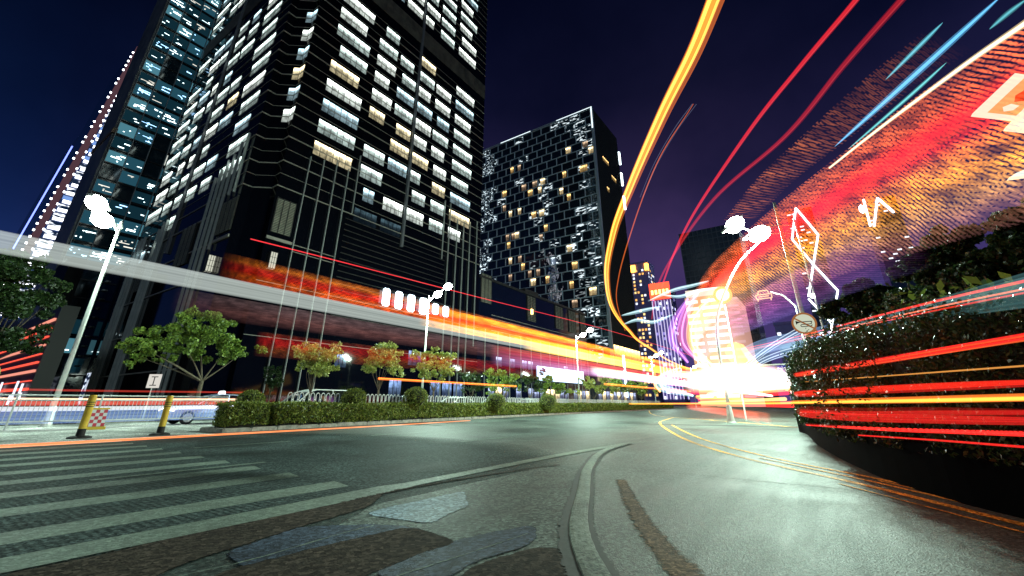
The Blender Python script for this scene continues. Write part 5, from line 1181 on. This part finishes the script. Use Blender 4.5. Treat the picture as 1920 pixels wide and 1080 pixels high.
# the big amber arc: the top marker lamp of a turning bus, 3.4 m up
ARC = [PZ(*q, 3.4) for q in ((1365, -60), (1345, -10), (1300, 100), (1240, 220), (1183, 350), (1150, 440), (1138, 520), (1150, 580), (1180, 620), (1215, 650), (1290, 690), (1400, 715))]
tp_ = lambda a, b: (lambda f: a+(b-a)*f)
trail('broad amber light arc sweeping from the top edge down past the hotel corner', ARC, [(.058, C_ORG, .24, 0, 0), (.032, (1, .40, .03), .42, -.02, 0), (.012, (1, .60, .10), .7, -.035, 0), (.009, (1, .60, .10), .7, .02, 0)])
for lab, pts, r, s in (('long red light streak, left of the two in the upper right', ((1640, -50), (1605, 0), (1500, 125), (1400, 252), (1300, 402), (1262, 480), (1240, 540)), .016, .50), ('long fainter red light streak, right of the two in the upper right', ((1735, -50), (1690, 0), (1580, 125), (1470, 258), (1340, 372), (1268, 470), (1232, 540), (1222, 598)), .020, .24)):
    trail(lab, [PZ(*q, 3.2) for q in pts], [(r, (1, .02, .03), s*.3, 0, 0), (r*.5, (1, .03, .03), s*.45, -.006, 0), (r*.22, (1, .08, .08), s*.5, .01, 0)])
taper = lambda r: (lambda f: r*max(.04, math.sin(math.pi*min(1, max(0, f)))**.6))
for lab, pts, r, s, c in (('longest blue light streak at upper right', ((1880, -10), (1765, 95), (1660, 190), (1565, 275)), .035, .45, C_BLU), ('short teal light streak above the longest blue one', ((1768, 42), (1720, 90), (1660, 150)), .022, .35, (.12, .5, .6)), ('thin teal light streak below the longest blue one', ((1775, 117), (1700, 185), (1590, 280)), .020, .38, (.15, .6, .6)), ('short teal light streak in the upper right corner', ((1925, -2), (1890, 25), (1855, 55)), .022, .30, (.12, .5, .55))):
    trail(lab, [PZ(*q, 4.2) for q in pts], [(taper(r), c, s*.5, 0, 0), (taper(r*.45), c, s*1.3, 0, 0)])
trail('thin cream light line bounding the red and orange lamp sweep', [PZ(*q, 4.0) for q in ((1960, 15), (1920, 45), (1800, 128), (1650, 240), (1555, 315))], [(lambda f: .035-.02*f, (1, .75, .40), .25, 0, 0), (lambda f: .020-.012*f, (1, .85, .55), .7, 0, 0)])
trail('faint hairline orange streak beside the amber arc', [PZ(*q, 3.9) for q in ((1300, 195), (1230, 310), (1185, 430), (1160, 520), (1157, 570), (1172, 620))], [(lambda f: .003+.009*min(1, f*2), (1, .18, .03), .30, 0, 0)])
trail('faint grey hairline streaks right of the amber arc', [PZ(*q, 4.3) for q in ((1298, 195), (1262, 245), (1225, 310), (1200, 370))], [(.004, (.4, .45, .7), .10, 0, 0), (.004, (.4, .45, .7), .08, .05, 0)])
trail('thin red light line crossing the office tower above the orange sweep', [PX(*q, -9) for q in ((470, 448), (640, 491), (900, 558), (1150, 622), (1300, 668))], [(.012, (1, .05, .06), .55, 0, 0)])
# wide lamp sweeps: slabs of light a few centimetres thick
def sweep(label, rows, mat, thick=.05, cat='light trail', group=None):
    """rows: list of edge polylines from bottom (v=0) to top (v=1), each sampled alike"""
    S = [spline(r, 14) for r in rows]; n = len(S[0]); k = len(S); mb = MB()
    off = []
    for i in range(n):
        t = S[0][min(i+1, n-1)]-S[0][max(i-1, 0)]; off.append(Vector((t.y, -t.x, 0)).normalized()*thick)
    for sgn in (0, 1):
        for j in range(k-1):
            for i in range(n-1):
                q = [S[j][i]+off[i]*sgn, S[j][i+1]+off[i+1]*sgn, S[j+1][i+1]+off[i+1]*sgn, S[j+1][i]+off[i]*sgn]; uv = [(i/(n-1), j/(k-1)), ((i+1)/(n-1), j/(k-1)), ((i+1)/(n-1), (j+1)/(k-1)), (i/(n-1), (j+1)/(k-1))]
                if sgn: q.reverse(); uv.reverse()
                mb.quad(*q, 0, uv)
    return tag(mb.build('light_trail', mat, None, True), label, cat, group)
def line(z, X=-9, y0=.2, y1=40, bow=0.0, n=9): return [(X+bow*math.sin(math.pi*f), y0+(y1-y0)*f**2, z(f) if callable(z) else z) for f in np.linspace(0, 1, n)]
# left carriageway, X = -9: the pale band, the red-orange matrix over it, the dusky band under it
sweep('broad pale translucent light band crossing from the left edge over the tower foot', [line(2.93, -9, .0, 30), line(3.24, -9, .0, 30)], sheet_mat('pale_band', [(0, (.55, .62, .58)), (.12, (.72, .82, .76)), (.85, (.74, .84, .78)), (1, (.9, 1, .95))], .24, (.02, .75), 9, .35))
sweep('dusky pink light band just below the pale one', [line(2.45, -9.05, 2.6, 34), line(2.90, -9.05, 2.6, 34)], hatch_mat('dusky', [(0, (.05, .02, .02)), (.4, (.42, .17, .15)), (.8, (.38, .22, .22)), (1, (.30, .2, .2))], .19, 160, 12, (.3, .85), .9, .0, .4))
sweep('hatched red and orange light sweep above the pale band', [line(3.26, -9.1, 3.2, 60), line(lambda f: 3.75+.1*f, -9.1, 3.2, 60)], hatch_mat('red_matrix', [(0, (.9, .10, .02)), (.2, (1, .16, .01)), (.42, (1, .03, .01)), (.62, (.9, .05, .02)), (.78, (.9, .22, .02)), (1, (.25, .06, .01))], .85, 170, 9, (.27, .95), .5, .0, .6, 35))
sweep('hatched dark red light sweep low across the street trees', [line(1.88, -9.2, 4.2, 22), line(2.36, -9.2, 4.2, 22)], hatch_mat('low_red', [(0, (.10, .02, .01)), (.3, (.45, .10, .02)), (.55, (.95, .03, .02)), (.75, (.9, .03, .02)), (1, (.18, .05, .02))], .30, 90, 9, (.12, .6), .5, .0, .6, 35))
sweep('glowing orange and yellow light sweep towards the end of the street', [line(3.10, -9.2, 8.5, 75), line(lambda f: 3.72+.15*f, -9.2, 8.5, 75)], hatch_mat('orange_matrix', [(0, (1, .40, .05)), (.3, (1, .36, .02)), (.5, (1, .10, .01)), (.62, (1, .06, .01)), (.8, (1, .34, .02)), (1, (1, .28, .02))], 1.35, 130, 10, (.25, .97), .9, .0, .3))
sweep('solid yellow light band under the orange sweep, bright by the third lamp post', [line(2.95, -9.25, 14, 80), line(3.45, -9.25, 14, 80)], sheet_mat('yellow_band', [(0, (1, .55, .10)), (.5, (1, .42, .03)), (1, (1, .35, .02))], 1.0, (.25, .97), 6, .3))
sweep('magenta light band beneath the yellow one', [line(2.25, -9.3, 12, 75), line(2.92, -9.3, 12, 75)], sheet_mat('magenta_band', [(0, (.25, .05, .25)), (.3, (.9, .35, .7)), (.6, (.85, .08, .25)), (.8, (1, .05, .08)), (1, (1, .12, .05))], .38, (.3, .97), 9, .5))
sweep('white-hot light band running into the end of the street', [line(2.25, -9.35, 20, 110), line(2.75, -9.35, 20, 110)], sheet_mat('white_hot', [(0, (0, 0, 0)), (.25, (.6, .45, .65)), (.5, (1, .97, 1)), (.75, (1, .95, .8)), (1, (.4, .2, .05))], 2.0, (.35, .97), 5, .3))
for lab, (a, b), z, c, s, r in (('thin orange light streak behind the bright round street tree', (7.5, 13.8), 1.60, C_ORG, .9, .030), ('orange light streak below the video screen', (22, 40), 1.95, C_ORG, .9, .055), ('red light streak along the foot of the distant pavilion', (34, 80), 1.9, C_RED, .9, .16), ('orange light streak before the far pavilion', (42, 85), 1.55, (1, .30, .03), 1.3, .14), ('second red light streak low before the pavilion', (30, 90), 2.4, (1, .05, .02), .7, .12)):
    trail(lab, [(-9.4, a+(b-a)*f, z) for f in np.linspace(0, 1, 5)], [(r, c, s*.5, 0, 0), (r*.5, c, s, 0, r*.4)])
# right: a bus turning out of the street towards the camera; its lamp matrix sweeps a curved wall of dashes
BOT = [(1400, 640), (1450, 600), (1560, 545), (1700, 487), (1920, 405), (2050, 350)]
def path_z(rows_px, z): return [PZ(*q, z) for q in rows_px]
BUS = [(-6.6, 34), (-5.2, 24.5), (-4.1, 18.6), (-3.0, 14.4), (-1.75, 10.8), (-.75, 8.8), (.15, 7.25), (.95, 6.05), (1.55, 5.2), (2.3, 4.35)]
def busv(f, lo=2.95, lo2=2.32, hi=3.95): return [(x, y, (lo+(lo2-lo)*(i/9)**1.2)*(1-f)+hi*f) for i, (x, y) in enumerate(BUS)]
def bus(z, off=0.0): return [(x+off, y, z+(.0 if not callable(z) else 0)) for x, y in BUS]
sweep('huge curved sweep of red and orange lamp dashes filling the upper right', [busv(f) for f in (0, .25, .5, .75, 1)], hatch_mat('bus_matrix', [(0, (.05, .02, .02)), (.12, (.22, .09, .05)), (.24, (.45, .20, .04)), (.36, (.9, .32, .02)), (.50, (.9, .20, .02)), (.60, (.85, .03, .01)), (.70, (.95, .025, .01)), (.84, (.65, .09, .02)), (1, (.35, .07, .02))], 1.45, 95, 22, (.10, .98), .42, 1.0, .8, 64))
sweep('solid red heart of the large lamp sweep at upper right', [bus(3.42, .12), bus(3.55, .12), bus(3.70, .12)], sheet_mat('bus_red', [(0, (.3, .04, .0)), (.5, (.9, .015, .01)), (1, (.2, .01, .0))], .42, (.1, .97), 7, .35))
sweep('peach-white glowing far end of the large lamp sweep', [bus(2.95, .22)[:6], bus(3.35, .22)[:6], bus(3.8, .22)[:6]], sheet_mat('bus_peach', [(0, (.9, .5, .6)), (.5, (1, .62, .45)), (1, (.5, .12, .06))], .6, (.12, .40), 10, .45))
sweep('violet and magenta light sweep under the orange one', [bus(2.35, .3)[:8], bus(2.62, .3)[:8], bus(2.98, .3)[:8]], hatch_mat('violet_matrix', [(0, (.16, .12, .40)), (.3, (.45, .14, .50)), (.6, (.80, .16, .50)), (1, (.95, .30, .42))], .62, 60, 18, (.15, .45), .6, .5, .5, 60))
sweep('sparse ragged orange dashes above the cream light line', [[PZ(*q, 4.6) for q in ((1360, 415), (1420, 340), (1510, 255), (1620, 155), (1740, 60))], [PZ(*q, 4.25) for q in ((1420, 408), (1490, 338), (1590, 262), (1700, 175), (1830, 90))]], hatch_mat('ragged', [(0, (.9, .22, .06)), (.5, (.7, .17, .05)), (1, (.3, .08, .03))], .40, 34, 2.6, (.05, .55), .16, .6, .9, 58))
trail('pale teal light band lying over the tall hedge', [PD(*q) for q in ((1470, 655, 14), (1560, 625, 12.5), (1700, 592, 9.5), (1920, 545, 5.2), (1990, 530, 4.6))], [(.13, (.16, .40, .42), .10, 0, 0), (.06, (.3, .55, .6), .07, 0, .04)], sz=1.0)
for lab, q, parts in (
    ('upper pair of thin red light streaks over the tall hedge', ((1400, 655, 18), (1500, 633, 13.5), (1700, 585, 6.9), (1920, 537, 5.4), (2000, 520, 4.8)), [(.012, C_RED, .5, 0, .04), (.008, (1, .2, .1), .5, 0, -.02), (.008, C_RED, .35, 0, -.05)]),
    ('striped red light band slanting up across the tall hedge', ((1492, 703, 12.5), (1600, 685, 8.9), (1750, 660, 6.3), (1920, 632, 5.3), (2010, 617, 4.6)), [(lambda f: (.060-.052*f)*min(1, .8+f*4), C_RED, .20, 0, 0), (.008, C_RED, .45, 0, .022), (.007, (1, .08, .02), .45, 0, .007), (.007, C_RED, .45, 0, -.012), (.006, (1, .12, .03), .4, 0, -.026)]),
    ('hairline amber streak between the two red bands on the tall hedge', ((1510, 716, 13), (1700, 702, 6.9), (1920, 686, 5.2), (2010, 679, 4.6)), [(.007, (1, .4, .08), .35, 0, 0)]),
    ('level red light band above the amber one on the tall hedge', ((1493, 739, 12.5), (1600, 733, 8.9), (1750, 726, 6.3), (1920, 719, 5.3), (2010, 716, 4.6)), [(lambda f: (.070-.060*f)*min(1, .8+f*4), C_RED, .20, 0, 0), (lambda f: (.05-.042*f)*min(1, .8+f*4), (1, .03, .01), .25, 0, .01)]),
    ('level amber light line across the foot of the tall hedge', ((1180, 757, 40), (1400, 756, 19), (1500, 754, 12), (1700, 750, 6.9), (1920, 745, 5.2), (2010, 743, 4.6)), [(lambda f: .050-.027*f, C_ORG, .45, 0, 0), (lambda f: .026-.015*f, C_YEL, .6, 0, -.008)]),
    ('broad red light band below the amber line', ((1503, 775, 12), (1600, 781, 8.7), (1750, 784, 6.2), (1920, 787, 5.2), (2010, 788, 4.6)), [(lambda f: (.12-.10*f)*min(1, .8+f*4), C_RED, .07, 0, .03), (lambda f: (.065-.05*f)*min(1, .8+f*4), C_RED, .24, 0, -.01), (lambda f: .03-.018*f, C_RED, .2, 0, .05)]),
    ('thin red light line skirting the black planter', ((1512, 797, 11), (1650, 806, 7.6), (1780, 811, 5.9), (1920, 816, 5), (2010, 819, 4.4)), [(.009, C_RED, .6, 0, 0), (.02, C_RED, .12, 0, .01)]),
    ('hairline red streak lowest on the black planter', ((1610, 816, 8.2), (1750, 825, 6.2), (1920, 838, 4.9), (2010, 843, 4.4)), [(.008, C_RED, .5, 0, 0)])):
    trail(lab, [PD(*a) for a in q], parts)
dm = MB(); P = spline([PD(*a) for a in ((1570, 800, 9.0), (1700, 805, 6.8), (1820, 809, 5.6), (1930, 812, 4.9))], 12)
Q = [P[i].lerp(P[i+1], k/4) for i in range(len(P)-1) for k in range(4)]; dm.tube(Q, [(.003, .012, .017, .012)[i % 4]*(1-.35*i/len(Q)) for i in range(len(Q))], 6)
tag(dm.build('light_trail', glow('dotted_red', C_RED, .75), None, True), 'dotted row of red light beads above the black planter', 'light trail')
# the end of the street: tail lamps and headlamps piled up
trail('orange-red light line skimming the road edge under the yellow posts', [(-15.9, -3, .08), (-16.0, 2.4, .08), (-16.2, 5.3, .08), (-16.4, 9, .08), (-16.7, 14, .08), (-17.6, 21, .08)], [(lambda f: .065*(1-f*.5), (1, .24, .06), .62, 0, 0)], sz=.6)
sweep('red glow of passing cars lying low over the far carriageway', [[(-2.5, 22, .20), (-4.5, 30, .20), (-9, 44, .20), (-14, 60, .2), (-20, 80, .2)], [(-2.5, 22, .62), (-4.5, 30, .66), (-9, 44, .75), (-14, 60, .85), (-20, 80, 1.0)]], sheet_mat('red_glow', [(0, (.6, .05, .03)), (.5, (.9, .10, .06)), (1, (1, .18, .06))], .45, (.04, .9), 6, .4), .4)
for lab, q, z, parts in (
    ('orange light streak at bumper height across the end of the street', ((-2, 30), (-6, 44), (-12, 62), (-20, 90)), 1.25, [(.10, (1, .5, .15), 1.0, 0, 0)]),
    ('red light streak at window height across the end of the street', ((-2, 34), (-7, 48), (-13, 66), (-21, 95)), 1.75, [(.22, C_RED, .8, 0, 0), (.10, (1, .3, .1), .9, 0, .1)]),
    ('white light streak dropping to the right at the end of the street', ((-1.6, 36), (-5, 44), (-9.5, 56), (-15, 75)), 2.2, [(.16, (1, .95, .85), 1.6, 0, 0), (.34, (1, .7, .5), .4, 0, .1)]),
    ('deep red light streak under the white one at the end of the street', ((-1.7, 30), (-5, 40), (-11, 58), (-19, 84)), .9, [(.10, C_RED, 1.0, 0, 0)])):
    trail(lab, [(x, y, z) for x, y in q], parts)
sweep('blinding white light mass where all the streaks meet', [[(-0.92, 20.16, 1.63), (-2.52, 23.1, 1.5), (-5.21, 27.72, 1.55), (-8.82, 35.28, 1.76)], [(-0.92, 20.16, 2.18), (-2.52, 23.1, 2.76), (-5.21, 27.72, 3.18), (-8.82, 35.28, 3.1)]], sheet_mat('white_mass', [(0, (0, 0, 0)), (.12, (.5, .25, .12)), (.35, (1, .95, .85)), (.6, (1, 1, .96)), (.82, (.5, .32, .22)), (1, (0, 0, 0))], 1.8, (.18, .8), 4, .35), .3)
sweep('tall peach glow rising before the bright apartment block', [[(-2.8, 27, 2.4), (-4.4, 30, 2.8), (-6.2, 33, 2.9), (-7.8, 36, 2.8)], [(-2.8, 27, 4.9), (-4.4, 30, 6.6), (-6.2, 33, 6.6), (-7.8, 36, 4.9)]], sheet_mat('peach_mass', [(0, (1, .85, .6)), (.45, (.8, .45, .28)), (1, (0, 0, 0))], .28, (.35, .65), 2.5, .4), .3)
trail('yellow light wedge falling to the right of the bright apartment block', [PD(*q) for q in ((1380, 660, 60), (1410, 690, 55), (1450, 712, 50), (1492, 733, 45))], [(lambda f: 1.0*(1-f)+.25, (1, .55, .10), .55, 0, 0)])
for i, (q, c, s) in enumerate(((((1290, 560), (1268, 600), (1262, 640), (1290, 680)), (.55, .2, .8), .3), (((1310, 545), (1285, 590), (1280, 640), (1310, 678)), (.9, .25, .6), .3), (((1330, 560), (1300, 600), (1300, 650), (1335, 685)), (1, .55, .2), .45), (((1275, 690), (1245, 700), (1228, 718), (1238, 735)), (1, .30, .08), .9), (((1330, 700), (1260, 705), (1240, 725), (1300, 742)), (.45, .75, .75), .35))):
    lab = ('violet curl of light left of the bright apartment block', 'pink curl of light just inside the violet one', 'amber curl of light touching the bright apartment block', 'small orange curl of light at the foot of the far lamps', 'pale teal curl of light under the white mass')[i]
    trail(lab, [PD(*a, 30) for a in q], [(lambda f, k=i: (.30 if k != 3 else .10)*math.sin(math.pi*(.08+.84*f)), c, s, 0, 0), (.05, c, s*1.5, .1, 0), (.04, c, s*1.4, -.12, 0)])
for lab, q in (('pair of crossing pale light wires right of the bright apartment block', ((1395, 690), (1440, 655), (1490, 625), (1530, 605))), ('lower pale light wires right of the bright apartment block', ((1400, 698), (1430, 678), (1465, 664), (1500, 655)))):
    trail(lab, [PD(*a, 34) for a in q], [(.03, (.75, .9, 1), .45, 0, 0), (.025, (.75, .9, 1), .4, .35, .15), (.02, (.75, .9, 1), .35, -.3, -.12)])
trail('bluish haze of light wires before the blue road signs', [PD(*a, 36) for a in ((1400, 672), (1440, 655), (1500, 642), (1560, 630))], [(.75, (.22, .36, .60), .26, 0, 0), (.3, (.4, .55, .8), .16, 0, .1)])
for i, (q, lab) in enumerate(((((1165, 592), (1190, 586), (1215, 580), (1240, 575)), 'uppermost wavy pale light wisp before the violet high-rise'), (((1170, 608), (1195, 600), (1225, 604), (1262, 590)), 'second wavy pale light wisp before the violet high-rise'), (((1215, 565), (1260, 545), (1300, 535), (1330, 527)), 'wavy pale light wisp crossing the grid tower'), (((1240, 553), (1275, 556), (1310, 545), (1345, 540)), 'lower wavy pale light wisp crossing the grid tower'))):
    trail(lab, [PD(*a, 24) for a in q], [(taper(.10), (.45, .75, .8), .28, 0, 0), (taper(.04), (.7, .95, 1), .35, 0, .03)])
# service road, far left: a car passing behind the white railing
for lab, z, r, c, s, sz in (('blue-white light band low behind the white railings', .48, .26, (.25, .42, .90), .22, 1.0), ('white light band at bonnet height behind the white railings', .80, .09, (.9, .95, 1), .42, 1.0), ('red light band at window height behind the white railings', 1.02, .09, (.85, .12, .08), .42, 1.0), ('cream light line highest behind the white railings', 1.18, .05, (1, .65, .40), .8, 1.0), ('thin dark-red light line above the white railings', 1.55, .04, (.7, .06, .04), .25, 1.0)):
    trail(lab, [(-27.35, -4, z), (-27.35, 2, z), (-27.35, 6, z), (-27.35, 10.5, z+.03), (-27.4, 13.5, z+.05)], [(r, c, s, 0, 0)])
